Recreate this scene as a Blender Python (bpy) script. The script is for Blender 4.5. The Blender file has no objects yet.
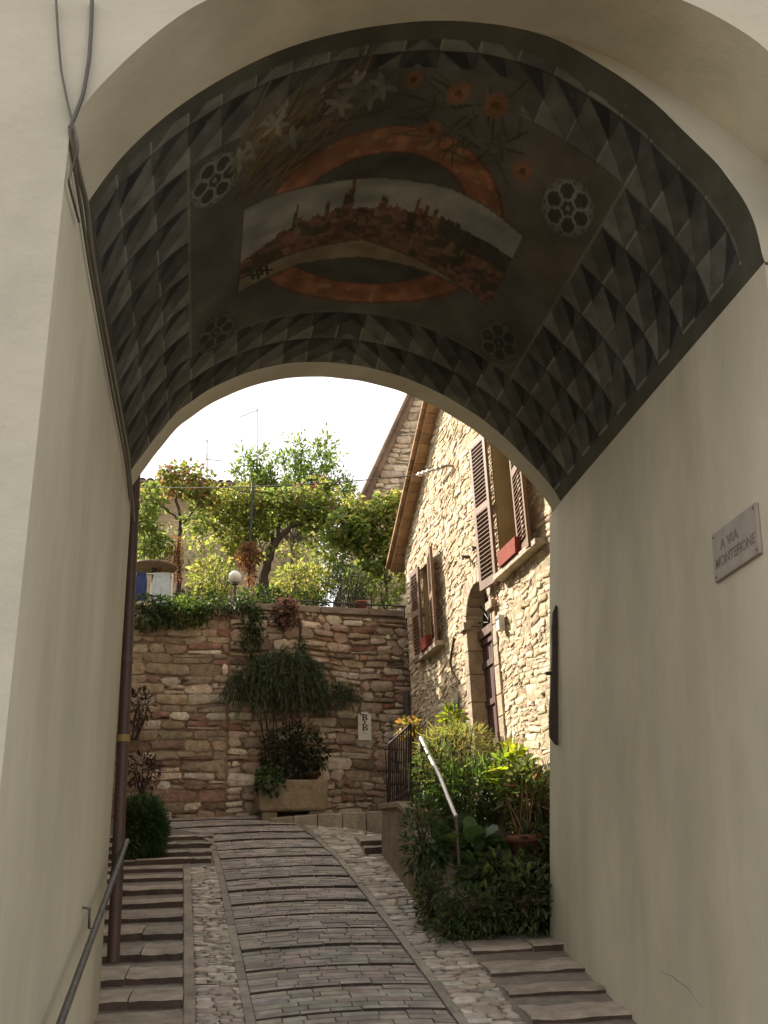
import bpy, math, random
import numpy as np
from mathutils import Vector, Matrix
R_=math.radians
rng=np.random.default_rng(7)
rnd=random.Random(5)
scene=bpy.context.scene
COL=scene.collection

# ------------------------------------------------------------------ camera (photo geometry solved once)
F_=975.; CX,CY=384.,512.
def _cam():
    d=np.array([(225-CX)/F_,(912-CY)/F_,1]); d/=np.linalg.norm(d)
    u=np.array([(285-CX),(-1900-CY),F_])/F_; u=u-d*(u@d); u/=np.linalg.norm(u)
    x=np.cross(-u,d)
    if x[0]<0: x=-x
    return np.stack([x,d,u])
RC=_cam(); CAM=np.array([0,0,1.6])
def ray(px,py): return RC@np.array([(px-CX)/F_,(py-CY)/F_,1.])
def hit(p,P0,N):
    r=ray(*p); N=np.array(N,float); t=((np.array(P0)-CAM)@N)/(r@N); return CAM+r*t
def at_y(p,Y): return hit(p,(0,Y,0),(0,1,0))
def at_x(p,X): return hit(p,(X,0,0),(1,0,0))
RWK=.105; RWX,RWZ=2.981,4.958                     # battered right wall of the passage
def at_rw(p): return hit(p,(RWX,0,RWZ),(1,0,-RWK))
def rw_x(z): return RWX-RWK*(RWZ-z)
def fac_x(Y): return 3.1-.095*(Y-8.3)             # stone house front
def at_fac(p,off=0): return hit(p,(3.1-off,8.3,0),(1,.095,0))
GM=.15
def gw_y(X): return 14.4+GM*(X-2.72)              # garden wall
def at_gw(p,off=0): return hit(p,(2.72,14.4-off,0),(-GM,1,0))
def gz(Y):
    if Y<3.2: return .03*(Y-3.2)
    return 1.3+.26*(min(Y,14.1)-8.2)
def at_gr(p):
    r=ray(*p); t=(1.3-1.6-.26*8.2)/(r[2]-.26*r[1]); return CAM+r*t

# ------------------------------------------------------------------ mesh builder
class MB:
    def __init__(s): s.v=[]; s.f=[]; s.c=[]; s.sm=[]
    def add(s,vs,fs,col=(1,1,1),smooth=False):
        b=len(s.v); s.v.extend([tuple(map(float,q)) for q in vs])
        for f in fs: s.f.append([b+i for i in f]); s.c.append(col); s.sm.append(smooth)
    def box(s,lo,hi,col=(1,1,1),M=None):
        (x0,y0,z0),(x1,y1,z1)=lo,hi
        vs=[(x0,y0,z0),(x1,y0,z0),(x1,y1,z0),(x0,y1,z0),(x0,y0,z1),(x1,y0,z1),(x1,y1,z1),(x0,y1,z1)]
        if M is not None: vs=[tuple(M@Vector(q)) for q in vs]
        s.add(vs,[(0,3,2,1),(4,5,6,7),(0,1,5,4),(1,2,6,5),(2,3,7,6),(3,0,4,7)],col)
    def quad(s,a,b,c,d,col=(1,1,1)): s.add([a,b,c,d],[(0,1,2,3)],col)
    def prism(s,pts,vec,col=(1,1,1)):
        n=len(pts); P=[np.array(p,float) for p in pts]; Q=[p+np.array(vec) for p in P]
        fs=[tuple(range(n))[::-1],tuple(range(n,2*n))]+[(i,(i+1)%n,n+(i+1)%n,n+i) for i in range(n)]
        s.add(P+Q,fs,col)
    def tube(s,pts,rad,n=8,col=(1,1,1),smooth=True,cap=True):
        P=[Vector(p) for p in pts]; k=len(P)
        if not hasattr(rad,'__len__'): rad=[rad]*k
        T=[(P[min(i+1,k-1)]-P[max(i-1,0)]).normalized() for i in range(k)]
        a=Vector((0,0,1)) if abs(T[0].z)<.9 else Vector((1,0,0))
        N=T[0].cross(a).normalized(); vs=[]
        for i in range(k):
            N=(N-T[i]*N.dot(T[i])).normalized(); B=T[i].cross(N)
            for j in range(n):
                t=2*math.pi*j/n; vs.append(P[i]+(N*math.cos(t)+B*math.sin(t))*rad[i])
        fs=[(i*n+j,i*n+(j+1)%n,(i+1)*n+(j+1)%n,(i+1)*n+j) for i in range(k-1) for j in range(n)]
        s.add(vs,fs,col,smooth)
        if cap: s.add(vs[:n],[tuple(range(n))[::-1]],col); s.add(vs[-n:],[tuple(range(n))],col)
    def lathe(s,prof,loc=(0,0,0),n=24,col=(1,1,1),smooth=True):
        vs=[];L=len(prof)
        for (r,z) in prof:
            for j in range(n):
                t=2*math.pi*j/n; vs.append((loc[0]+r*math.cos(t),loc[1]+r*math.sin(t),loc[2]+z))
        fs=[(i*n+j,i*n+(j+1)%n,(i+1)*n+(j+1)%n,(i+1)*n+j) for i in range(L-1) for j in range(n)]
        s.add(vs,fs,col,smooth)
    def build(s,name,mat,parent=None,loc=None,bevel=0):
        me=bpy.data.meshes.new(name)
        off=np.array(loc if loc is not None else (0,0,0),float)
        me.from_pydata([tuple(np.array(q)-off) for q in s.v] if loc is not None else s.v,[],s.f)
        ca=me.color_attributes.new('Col','FLOAT_COLOR','CORNER')
        arr=np.repeat(np.array([(c[0],c[1],c[2],1.) for c in s.c]),[len(f) for f in s.f],axis=0)
        ca.data.foreach_set('color',arr.astype(np.float32).ravel())
        me.polygons.foreach_set('use_smooth',s.sm)
        me.validate(); me.update()
        o=bpy.data.objects.new(name,me); COL.objects.link(o)
        if loc is not None and parent is None: o.location=loc
        if mat: me.materials.append(mat)
        if parent is not None: o.parent=parent
        if bevel:
            m=o.modifiers.new('bev','BEVEL'); m.width=bevel; m.segments=2; m.limit_method='ANGLE'
        return o
def tag(o,label=None,cat=None,group=None,kind=None):
    if label: o['label']=label
    if cat: o['category']=cat
    if group: o['group']=group
    if kind: o['kind']=kind
    return o
def empty(name,loc,label=None,cat=None,group=None,rz=0):
    o=bpy.data.objects.new(name,None); COL.objects.link(o); o.location=tuple(map(float,loc)); o.rotation_euler=(0,0,rz)
    o.empty_display_size=.1
    return tag(o,label,cat,group)
def part(name,mb,mat,root,bevel=0,label=None):
    """mb is in world coordinates; make it a child of root (an unrotated Empty or a part of one)"""
    o=mb.build(name,mat,root,bevel=bevel)
    base=root
    off=Vector((0,0,0)); q=root
    while q is not None: off+=q.location; q=q.parent
    o.location=-off
    if label: o['label']=label
    return o

# ------------------------------------------------------------------ materials
def mat(name,base=(1,1,1),rough=.85,nscale=8,var=.15,bump=.2,bscale=60,bdist=.01,spec=.3,stain=None,stretch=(1,1,1),metal=0):
    m=bpy.data.materials.new(name); m.use_nodes=True; nt=m.node_tree; N=nt.nodes; L=nt.links
    b=N['Principled BSDF']; b.inputs['Roughness'].default_value=rough; b.inputs['Metallic'].default_value=metal
    b.inputs['Specular IOR Level'].default_value=spec
    at=N.new('ShaderNodeVertexColor'); at.layer_name='Col'
    tc=N.new('ShaderNodeTexCoord'); mp=N.new('ShaderNodeMapping'); mp.inputs['Scale'].default_value=stretch
    L.new(tc.outputs['Object'],mp.inputs['Vector'])
    def noise(sc,det=6,ro=.6):
        n=N.new('ShaderNodeTexNoise'); n.inputs['Scale'].default_value=sc; n.inputs['Detail'].default_value=det; n.inputs['Roughness'].default_value=ro
        L.new(mp.outputs['Vector'],n.inputs['Vector']); return n
    n1=noise(nscale)
    mr=N.new('ShaderNodeMapRange'); mr.inputs['From Min'].default_value=.3; mr.inputs['From Max'].default_value=.7
    mr.inputs['To Min'].default_value=1-var; mr.inputs['To Max'].default_value=1+var
    L.new(n1.outputs['Fac'],mr.inputs['Value'])
    def mix(mode,f,a,bb):
        x=N.new('ShaderNodeMix'); x.data_type='RGBA'; x.blend_type=mode
        for s,val in ((0,f),(6,a),(7,bb)):
            if isinstance(val,(int,float)): x.inputs[s].default_value=val
            elif isinstance(val,tuple): x.inputs[s].default_value=(*val,1)
            else: L.new(val,x.inputs[s])
        return x.outputs[2]
    c=mix('MULTIPLY',1.,at.outputs['Color'],tuple(base))
    c=mix('MULTIPLY',1.,c,mr.outputs['Result'])
    if stain:
        (scol,sscale,lo,hi,amt)=stain
        n2=noise(sscale,8,.65); r2=N.new('ShaderNodeMapRange'); r2.inputs['From Min'].default_value=lo; r2.inputs['From Max'].default_value=hi
        r2.inputs['To Max'].default_value=amt
        L.new(n2.outputs['Fac'],r2.inputs['Value']); c=mix('MIX',r2.outputs['Result'],c,tuple(scol))
    L.new(c,b.inputs['Base Color'])
    if bump:
        n3=noise(bscale,8,.7); bp=N.new('ShaderNodeBump'); bp.inputs['Strength'].default_value=bump; bp.inputs['Distance'].default_value=bdist
        n4=noise(bscale*.28,5,.6); ad=N.new('ShaderNodeMath'); ad.operation='MULTIPLY_ADD'; ad.inputs[1].default_value=1.6
        L.new(n4.outputs['Fac'],ad.inputs[0]); L.new(n3.outputs['Fac'],ad.inputs[2]); L.new(ad.outputs[0],bp.inputs['Height']); L.new(bp.outputs['Normal'],b.inputs['Normal'])
    return m
def leafmat(name,trans=.45,var=.25):
    m=bpy.data.materials.new(name); m.use_nodes=True; nt=m.node_tree; N=nt.nodes; L=nt.links
    N.remove(N['Principled BSDF']); out=N['Material Output']
    at=N.new('ShaderNodeVertexColor'); at.layer_name='Col'
    tc=N.new('ShaderNodeTexCoord'); n=N.new('ShaderNodeTexNoise'); n.inputs['Scale'].default_value=25; L.new(tc.outputs['Object'],n.inputs['Vector'])
    mr=N.new('ShaderNodeMapRange'); mr.inputs['From Min'].default_value=.3; mr.inputs['From Max'].default_value=.7
    mr.inputs['To Min'].default_value=1-var; mr.inputs['To Max'].default_value=1+var; L.new(n.outputs['Fac'],mr.inputs['Value'])
    x=N.new('ShaderNodeMix'); x.data_type='RGBA'; x.blend_type='MULTIPLY'; x.inputs[0].default_value=1
    L.new(at.outputs['Color'],x.inputs[6]); L.new(mr.outputs['Result'],x.inputs[7])
    hs=N.new('ShaderNodeHueSaturation'); hs.inputs['Value'].default_value=1.6; hs.inputs['Hue'].default_value=.485; hs.inputs['Saturation'].default_value=1.1; L.new(x.outputs[2],hs.inputs['Color'])
    d=N.new('ShaderNodeBsdfPrincipled'); d.inputs['Roughness'].default_value=.5; d.inputs['Specular IOR Level'].default_value=.35; L.new(x.outputs[2],d.inputs['Base Color'])
    t=N.new('ShaderNodeBsdfTranslucent'); L.new(hs.outputs['Color'],t.inputs['Color'])
    ms=N.new('ShaderNodeMixShader'); ms.inputs[0].default_value=trans
    L.new(d.outputs[0],ms.inputs[1]); L.new(t.outputs[0],ms.inputs[2]); L.new(ms.outputs[0],out.inputs['Surface'])
    return m
M={}
M['plaster']=mat('aged_plaster',(.42,.398,.325),.9,1.4,.13,.5,9,.014,.12,stain=((.40,.36,.25),.7,.52,.78,.55))
M['plaster_in']=mat('passage_plaster',(.52,.485,.375),.9,1.1,.16,.5,8,.014,.12,stain=((.36,.325,.235),.9,.48,.72,.7),stretch=(1,1,.3))
M['vault']=mat('vault_paint',(1,1,1),.9,3.,.22,.45,24,.010,.1,stain=((.05,.049,.042),1.6,.52,.8,.4))
M['stone']=mat('wall_stone',(1,1,1),.95,11,.28,.9,42,.03,.08)
M['lime']=mat('house_stone',(1,1,1),.95,11,.2,.7,40,.018,.05)
M['mortar']=mat('lime_mortar',(1,1,1),.95,9,.25,1.,34,.04,.05)
M['cobble']=mat('worn_cobble',(1,1,1),.5,12,.3,.5,50,.01,.4)
M['pave']=mat('paving_stone',(1,1,1),.62,6,.3,.8,38,.02,.35,stain=((.13,.105,.08),3.5,.5,.75,.6))
M['wood']=mat('painted_wood',(1,1,1),.6,6,.2,.25,60,.004,.3,stretch=(1,1,.2))
M['oldwood']=mat('weathered_wood',(1,1,1),.75,5,.3,.5,50,.006,.2,stretch=(2,2,.15))
M['iron']=mat('dark_iron',(1,1,1),.55,20,.3,.3,80,.004,.5,metal=.3)
M['bark']=mat('bark',(1,1,1),.95,10,.35,1.,30,.02,.1,stretch=(1,1,.3))
M['leaf']=leafmat('leaf',.55)
M['leafdark']=leafmat('leaf_dark',.3)
M['terra']=mat('terracotta',(1,1,1),.85,8,.2,.3,50,.006,.15)
M['tile']=mat('roof_tile',(1,1,1),.9,6,.3,.5,30,.015,.1)
M['soil']=mat('soil',(1,1,1),.95,6,.3,.9,20,.03,.1)
M['paint']=mat('plain_paint',(1,1,1),.5,12,.12,.1,60,.003,.35)
M['cloth']=mat('cloth',(1,1,1),.9,30,.15,.2,90,.004,.1)
M['marble']=mat('pale_marble',(1,1,1),.6,12,.15,.15,60,.003,.3,stain=((.25,.22,.2),6,.5,.8,.5))
M['glass']=mat('window_glass',(1,1,1),.08,4,.1,0,1,0,.5)

# ------------------------------------------------------------------ stonework
def rubble(mb,O,U,V,N,v0,v1,spans,ch,sw,dep,pal,cut=.25,wav=.03,jit=.012,gap=.012,split=.18,seed=1,warp=None,sh=.8,top=.88,rz=.3):
    r=random.Random(seed); O,U,V,N=[np.array(q,float) for q in (O,U,V,N)]
    ph=[r.uniform(0,6) for _ in range(4)]
    def W(u,v): return wav*(math.sin(u*1.7+ph[0]+v*.6)+.6*math.sin(u*4.1+ph[1]+v*1.3))
    def stone(u0,u1,a,b):
        w=u1-u0;h=b-a
        if w<.03 or h<.02: return
        c=cut*min(w,h)*r.uniform(.5,1.3); g=gap/2
        q=[(u0+g+c,a+g),(u1-g-c,a+g),(u1-g,a+g+c),(u1-g,b-g-c),(u1-g-c,b-g),(u0+g+c,b-g),(u0+g,b-g-c),(u0+g,a+g+c)]
        q=[(x+r.uniform(-jit,jit),y+r.uniform(-jit,jit)) for x,y in q]
        d=r.uniform(*dep); col=pal(r,(u0+u1)/2,(a+b)/2)
        cu=sum(x for x,_ in q)/8; cv=sum(y for _,y in q)/8; tu=r.uniform(-.25,.25)*d/max(w,.1); tv=r.uniform(-.3,.3)*d/max(h,.1)
        vs=[]
        for k,(sc,dd) in enumerate(((1.04,-.03),(1.,d*sh),(top,d),(0,d*1.0))):
            for (x,y) in (q if sc else [(cu,cv)]):
                xx=cu+(x-cu)*sc; yy=cv+(y-cv)*sc; yy2=yy+W(xx,yy)
                z=dd+(tu*(xx-cu)+tv*(yy-cv) if dd>0 else 0)+(r.uniform(-rz,rz)*d if k>=2 else 0)
                p=O+U*xx+V*yy2+N*z
                vs.append(p if warp is None else warp(p))
        fs=[(l*8+i,l*8+(i+1)%8,(l+1)*8+(i+1)%8,(l+1)*8+i) for l in range(2) for i in range(8)]+[(16+i,16+(i+1)%8,24) for i in range(8)]
        mb.add(vs,fs,col,True)
    v=v0
    while v<v1-.02:
        h=r.uniform(*ch); h=min(h,v1-v)
        for (a,b) in spans(v+h/2):
            u=a-r.uniform(0,.5)*sw[0] if False else a
            while u<b-.01:
                w=r.uniform(*sw)*(1.0+.5*(h-ch[0])/(ch[1]-ch[0]+1e-6)); 
                if b-u-w<sw[0]*.6: w=b-u
                if h>ch[0]*1.4 and r.random()<split:
                    m=v+h*r.uniform(.4,.6); stone(u,u+w,v,m); 
                    if r.random()<.5: k=u+w*r.uniform(.35,.65); stone(u,k,m,v+h); stone(k,u+w,m,v+h)
                    else: stone(u,u+w,m,v+h)
                else: stone(u,u+w,v,v+h)
                u+=w
        v+=h
def pal_list(cols,jit=.12):
    ws=[c[3] for c in cols]
    def f(r,u,v):
        c=r.choices(cols,ws)[0]; k=1+r.uniform(-jit,jit)*1.5
        return tuple(max(.01,c[i]*k*(1+r.uniform(-.05,.05))) for i in range(3))
    return f

# ------------------------------------------------------------------ leaves
def leaf_shape(kind):
    if kind=='vine':
        v=[(0,0,0),(-.32,-.10,.03),(-.52,.28,-.05),(-.30,.42,.03),(-.26,.72,-.02),(0,1.,-.10),(.26,.72,-.02),(.30,.42,.03),(.52,.28,-.05),(.32,-.10,.03)]
        return v,[(0,1,2,3),(0,3,4,5),(0,5,6,7),(0,7,8,9)]
    if kind=='round':
        v=[(0,0,0),(-.34,.12,.06),(-.46,.5,.08),(-.28,.88,.02),(0,1,-.05),(.28,.88,.02),(.46,.5,.08),(.34,.12,.06)]
        return v,[(0,1,2),(0,2,3,4),(0,4,5,6),(0,6,7)]
    if kind=='needle':
        return [(-.06,0,0),(.06,0,0),(.05,.6,-.03),(0,1,-.1),(-.05,.6,-.03)],[(0,1,2,3,4)]
    v=[(0,0,0),(-.22,.35,.06),(-.15,.75,.02),(0,1,-.08),(.15,.75,.02),(.22,.35,.06)]
    return v,[(0,1,2,3),(0,3,4,5)]
def put_leaf(mb,p,d,size,kind,col,r,roll=None):
    d=Vector(d).normalized(); up=Vector((r.gauss(0,.5),r.gauss(0,.5),1.)); 
    x=d.cross(up)
    if x.length<.05: x=d.cross(Vector((1,0,0)))
    x.normalize(); z=x.cross(d)
    vs,fs=leaf_shape(kind)
    mb.add([(p[0]+(x.x*a+d.x*b+z.x*c)*size,p[1]+(x.y*a+d.y*b+z.y*c)*size,p[2]+(x.z*a+d.z*b+z.z*c)*size) for a,b,c in vs],fs,col,False)
def pick(r,cols,jit=.25):
    c=r.choices(cols,[q[3] for q in cols])[0]; k=1+r.uniform(-jit,jit); return (c[0]*k,c[1]*k,c[2]*k)
def clump(mb,c,rad,n,size,kind,cols,seed,droop=.3,out=1.,shell=.5):
    r=random.Random(seed)
    for i in range(n):
        while True:
            q=Vector((r.uniform(-1,1),r.uniform(-1,1),r.uniform(-1,1)))
            if q.length<1 and r.random()<shell+(1-shell)*q.length: break
        p=(c[0]+q.x*rad[0],c[1]+q.y*rad[1],c[2]+q.z*rad[2])
        d=Vector((q.x*out+r.gauss(0,.5),q.y*out+r.gauss(0,.5),q.z*out+r.gauss(0,.5)-droop))
        put_leaf(mb,p,d,size*r.uniform(.6,1.3),kind,pick(r,cols),r)
def grow(wood,leaf,p,d,L,rad,depth,r,ls,kind,cols,nl,wcol=(.09,.065,.045),spread=.55,up=.12,spr=.22):
    p=Vector(p); d=Vector(d).normalized(); pts=[p.copy()]; n=4
    for i in range(n):
        d=(d+Vector((r.gauss(0,.13),r.gauss(0,.13),r.gauss(0,.10)+up*.25))).normalized(); p=p+d*(L/n); pts.append(p.copy())
    wood.tube(pts,[rad*(1-.4*i/n) for i in range(n+1)],6 if depth>1 else 4,wcol)
    if depth<=1:
        for k in range(nl):
            t=r.uniform(.1,1.1); q=pts[0].lerp(pts[-1],t)
            off=Vector((r.gauss(0,1),r.gauss(0,1),r.gauss(0,.9)))*spr
            put_leaf(leaf,q+off,off+d*.15+Vector((0,0,-.12)),ls*r.uniform(.6,1.25),kind,pick(r,cols),r)
    if depth==0: return
    for k in range(r.choice((2,3,3))):
        a=pts[r.randint(2,n)] if k else pts[-1]
        nd=(d+Vector((r.gauss(0,spread),r.gauss(0,spread),r.gauss(0,spread*.7)+up))).normalized()
        grow(wood,leaf,a,nd,L*r.uniform(.62,.85),rad*.58,depth-1,r,ls,kind,cols,nl,wcol,spread,up,spr)

G_OL=[(.10,.15,.035,3),(.16,.21,.05,2),(.07,.11,.03,2)]
G_VINE=[(.11,.16,.04,4),(.17,.22,.06,3),(.26,.25,.08,1)]
G_YEL=[(.20,.24,.03,3),(.12,.19,.03,3),(.28,.26,.05,1)]
G_RED=[(.20,.045,.025,2),(.18,.09,.03,2),(.10,.13,.03,3)]
G_DARK=[(.028,.055,.016,4),(.045,.075,.02,3),(.06,.09,.03,1)]
G_GREY=[(.055,.08,.045,3),(.08,.11,.06,2)]
G_DRY=[(.22,.12,.05,3),(.15,.08,.035,2)]
G_PURP=[(.06,.02,.025,3),(.04,.03,.02,2)]

exec_sections=[]
# =================================================================== WORLD / LIGHT / CAMERA
SUN_AZ,SUN_EL=46.,36.
def setup():
    w=bpy.data.worlds.new('World'); scene.world=w; w.use_nodes=True; N=w.node_tree.nodes; L=w.node_tree.links
    bg=N['Background']; sky=N.new('ShaderNodeTexSky'); sky.sky_type='NISHITA'; sky.sun_disc=False
    sky.sun_elevation=R_(SUN_EL); sky.sun_rotation=R_(-SUN_AZ); sky.air_density=1.; sky.dust_density=4.; sky.ozone_density=1.
    hs=N.new('ShaderNodeHueSaturation'); hs.inputs['Saturation'].default_value=.35; L.new(sky.outputs[0],hs.inputs['Color'])
    tc=N.new('ShaderNodeTexCoord'); mp=N.new('ShaderNodeMapping'); mp.inputs['Scale'].default_value=(1,1,2.2); L.new(tc.outputs['Generated'],mp.inputs[0])
    n=N.new('ShaderNodeTexNoise'); n.inputs['Scale'].default_value=2.2; n.inputs['Detail'].default_value=7; L.new(mp.outputs[0],n.inputs['Vector'])
    mr=N.new('ShaderNodeMapRange'); mr.inputs['From Min'].default_value=.35; mr.inputs['From Max'].default_value=.6; mr.inputs['To Max'].default_value=.75; L.new(n.outputs['Fac'],mr.inputs[0])
    mx=N.new('ShaderNodeMix'); mx.data_type='RGBA'; L.new(mr.outputs[0],mx.inputs[0]); L.new(hs.outputs[0],mx.inputs[6]); mx.inputs[7].default_value=(12.,11.7,11.2,1)
    L.new(mx.outputs[2],bg.inputs['Color']); bg.inputs['Strength'].default_value=.1
    s=bpy.data.lights.new('sun','SUN'); s.energy=5.0; s.angle=R_(.53); s.color=(1,.915,.78)
    so=bpy.data.objects.new('sun',s); COL.objects.link(so)
    S=Vector((-math.sin(R_(SUN_AZ))*math.cos(R_(SUN_EL)),math.cos(R_(SUN_AZ))*math.cos(R_(SUN_EL)),math.sin(R_(SUN_EL))))
    so.rotation_euler=S.to_track_quat('Z','Y').to_euler(); so.location=(-10,14,22)
    c=bpy.data.cameras.new('camera'); co=bpy.data.objects.new('camera',c); COL.objects.link(co)
    c.sensor_fit='VERTICAL'; c.sensor_height=36; c.sensor_width=27; c.lens=F_/1024*36; c.clip_start=.05; c.clip_end=2000
    m=Matrix.Identity(4)
    for i in range(3): m[i][0]=RC[i,0]; m[i][1]=-RC[i,1]; m[i][2]=-RC[i,2]; m[i][3]=CAM[i]
    co.matrix_world=m; scene.camera=co
    scene.view_settings.view_transform='Standard'; scene.view_settings.look='None'; scene.view_settings.exposure=1.25; scene.view_settings.gamma=1
setup()

# =================================================================== GROUND, STREET, STEPS
def street():
    g=MB(); ys=[-300,-60,-20,-5,0,3.2,6,8,10,12,14.1,20,60,300]
    for a,b in zip(ys[:-1],ys[1:]): g.quad((-300,a,gz(a)-.05),(300,a,gz(a)-.05),(300,b,gz(b)-.05),(-300,b,gz(b)-.05),(.16,.13,.095))
    tag(g.build('ground',M['soil']),kind='structure')
    # --- brick lane: shallow stepped bands with stone nosings
    ly=[-3,0,3.5,6.85,8.62,10.57,12.27,12.9,13.5,14.0]; lx=[.75,.58,.39,.205,.107,-.012,-.134,-.35,-.9,-1.9]
    ry=[-3,0,3.5,6.67,7.37,8.49,9.77,11.24,12.45,13.2,14.1]; rx=[1.75,1.66,1.56,1.438,1.413,1.355,1.279,1.185,1.025,.9,.8]
    LX=lambda y: float(np.interp(y,ly,lx)); RX=lambda y: float(np.interp(y,ry,rx))
    r=random.Random(3); mb=MB(); y=-2.; bands=[]
    while y<13.95: bands.append(y); y+=.445+r.uniform(-.035,.035)
    bands.append(13.98)
    bow=lambda t: .06*(1-(2*t-1)**2)
    ns=14
    for y0,y1 in zip(bands[:-1],bands[1:]):
        # rows of thin bricks inside each band: (start,end,height)
        tread=y1-y0; rows=[0,.06]
        nb=5 if y0<13 else 3
        rows+= [ .06+(tread-.06)*k/nb for k in range(1,nb+1)]
        nose=.016+r.uniform(-.006,.008)
        for k,(a,b) in enumerate(zip(rows[:-1],rows[1:])):
            t=0.
            while t<.999:
                w=(r.uniform(.10,.24) if k else r.uniform(.12,.26)); t1=min(1,t+w)
                if 1-t1<.05: t1=1
                base=(.36,.318,.28) if k else (.35,.315,.28)
                q=r.uniform(.76,1.22); col=tuple(c*q*(1+r.uniform(-.06,.06)) for c in base)
                hh=r.uniform(-.004,.004); gp=.005
                vs=[]
                for tt in (t,(t+t1)/2,t1):
                    for s,yy in ((0,y0+a+gp),(1,y0+b-gp)):
                        Y=yy+bow(tt); X=LX(yy)+(RX(yy)-LX(yy))*tt
                        X+= gp if tt==t else (-gp if tt==t1 else 0)
                        f=(yy-y0)/tread
                        Z=gz(yy)+nose*(1-f)-.006+hh+.035*(1-(2*tt-1)**2)*.5
                        vs.append((X,Y,Z))
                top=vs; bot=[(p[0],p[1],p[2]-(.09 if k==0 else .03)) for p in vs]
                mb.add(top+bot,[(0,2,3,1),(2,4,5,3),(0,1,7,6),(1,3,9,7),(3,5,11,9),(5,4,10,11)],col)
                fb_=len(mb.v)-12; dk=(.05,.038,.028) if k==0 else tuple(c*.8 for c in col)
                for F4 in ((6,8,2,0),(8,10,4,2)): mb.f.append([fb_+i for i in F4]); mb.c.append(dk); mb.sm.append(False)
                t=t1
    # bedding under the bricks
    for y0,y1 in zip(bands[:-1],bands[1:]):
        mb.quad((LX(y0),y0,gz(y0)-.012),(RX(y0),y0,gz(y0)-.012),(RX(y1),y1,gz(y1)-.012),(LX(y1),y1,gz(y1)-.012),(.13,.11,.088))
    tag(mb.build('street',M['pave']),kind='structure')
    # --- cobbled strips either side
    cob=MB(); sl=math.sqrt(1+.26**2)
    pal=pal_list([(.39,.335,.275,4),(.52,.46,.39,2),(.30,.25,.20,3)],.15)
    SX=lambda y: float(np.interp(y,[-3,7.2,10.93,11.1,11.2,12.6,13.2],[-.10,-.25,-.435,-.44,-.15,-.175,-.5]))
    def yz(v): return 8.2+v/sl
    U=(1,0,0); V=(0,1/sl,.26/sl); Nn=(0,-.26/sl,1/sl)
    rubble(cob,(0,8.2,1.3),U,V,Nn,-5.*sl,5.2*sl,lambda v:[(SX(yz(v))+.07,LX(yz(v))-.05)],(.04,.08),(.05,.13),(.001,.012),pal,.3,.03,.014,.008,.3,11)
    rubble(cob,(0,8.2,1.3),U,V,Nn,-5.*sl,5.6*sl,lambda v:[(RX(yz(v))+.07,max(RX(yz(v))+.1, 1.86 if yz(v)<8.3 else (1.74 if yz(v)<11.4 else 2.0)))],(.05,.11),(.07,.18),(.001,.011),pal,.28,.03,.016,.008,.3,12)
    # gutter slabs (long edge stones) between lane and cobbles
    r=random.Random(8)
    for (XF,sg) in ((LX,-1),(RX,1)):
        y=-2.
        while y<12.6:
            w=r.uniform(.3,.6); q=r.uniform(.75,1.15); col=(.27*q,.235*q,.19*q)
            a=(XF(y),y+.006); b=(XF(y+w),y+w-.006); t=.065*sg; h=.012+r.uniform(-.004,.006)
            pts=[(a[0]+.004*sg,a[1],gz(a[1])+h),(a[0]+t,a[1],gz(a[1])+h),(b[0]+t,b[1],gz(b[1])+h),(b[0]+.004*sg,b[1],gz(b[1])+h)]
            if sg<0: pts=pts[::-1]
            cob.prism([(p[0],p[1],p[2]-.06) for p in pts],(0,0,.06),col); y+=w
    yy=np.linspace(-3,13.9,60)
    for a,b in zip(yy[:-1],yy[1:]):
        cob.quad((-2.2,a,gz(a)-.005),(LX(a),a,gz(a)-.005),(LX(b),b,gz(b)-.005),(-2.2,b,gz(b)-.005),(.17,.145,.115))
        cob.quad((RX(a),a,gz(a)-.005),(3.0,a,gz(a)-.005),(3.0,b,gz(b)-.005),(RX(b),b,gz(b)-.005),(.17,.145,.115))
    tag(cob.build('pavement',M['cobble']),kind='structure')
    # --- stone steps
    def flight(name,noses,XL,XR,seed,rise=.05):
        mb=MB(); r=random.Random(seed)
        for y0,y1 in zip(noses[:-1],noses[1:]):
            x0,x1=XL(y0),XR(y0); cuts=[x0]
            while x1-cuts[-1]>.75: cuts.append(cuts[-1]+r.uniform(.35,.6))
            cuts.append(x1)
            for a,b in zip(cuts[:-1],cuts[1:]):
                q=r.uniform(.82,1.15); col=(.37*q,.31*q,.25*q); j=[r.uniform(-.012,.012) for _ in range(6)]
                zf=gz(y0)+rise+j[0]; zb=gz(y1)-.098+rise+.02+j[1]
                n=5
                top=[];fr=[]
                for i in range(n+1):
                    x=a+.004+(b-a-.008)*i/n; dy=r.uniform(-.012,.012)
                    top.append((x,y0+dy,zf-.012+r.uniform(-.006,.006))); 
                vs=[];
                for i,(x,yy,zz) in enumerate(top):
                    vs+= [(x,yy,zz-.22),(x,yy-.004,zz-.012),(x,yy+.018,zz+.006),(x,y1+.03,zb)]
                fs=[]
                for i in range(n):
                    o=i*4; fs+=[(o,o+4,o+5,o+1),(o+1,o+5,o+6,o+2),(o+2,o+6,o+7,o+3)]
                fs+=[(0,1,2,3),(n*4+3,n*4+2,n*4+1,n*4)]
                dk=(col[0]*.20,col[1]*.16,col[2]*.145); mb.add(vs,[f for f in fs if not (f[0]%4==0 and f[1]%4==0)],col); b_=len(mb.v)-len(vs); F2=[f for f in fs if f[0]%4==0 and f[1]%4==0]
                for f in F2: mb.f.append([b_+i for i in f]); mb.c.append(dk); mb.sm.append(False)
            # strip of brick kerb at the inner end
        return tag(mb.build(name,M['pave']),kind='structure')
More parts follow.
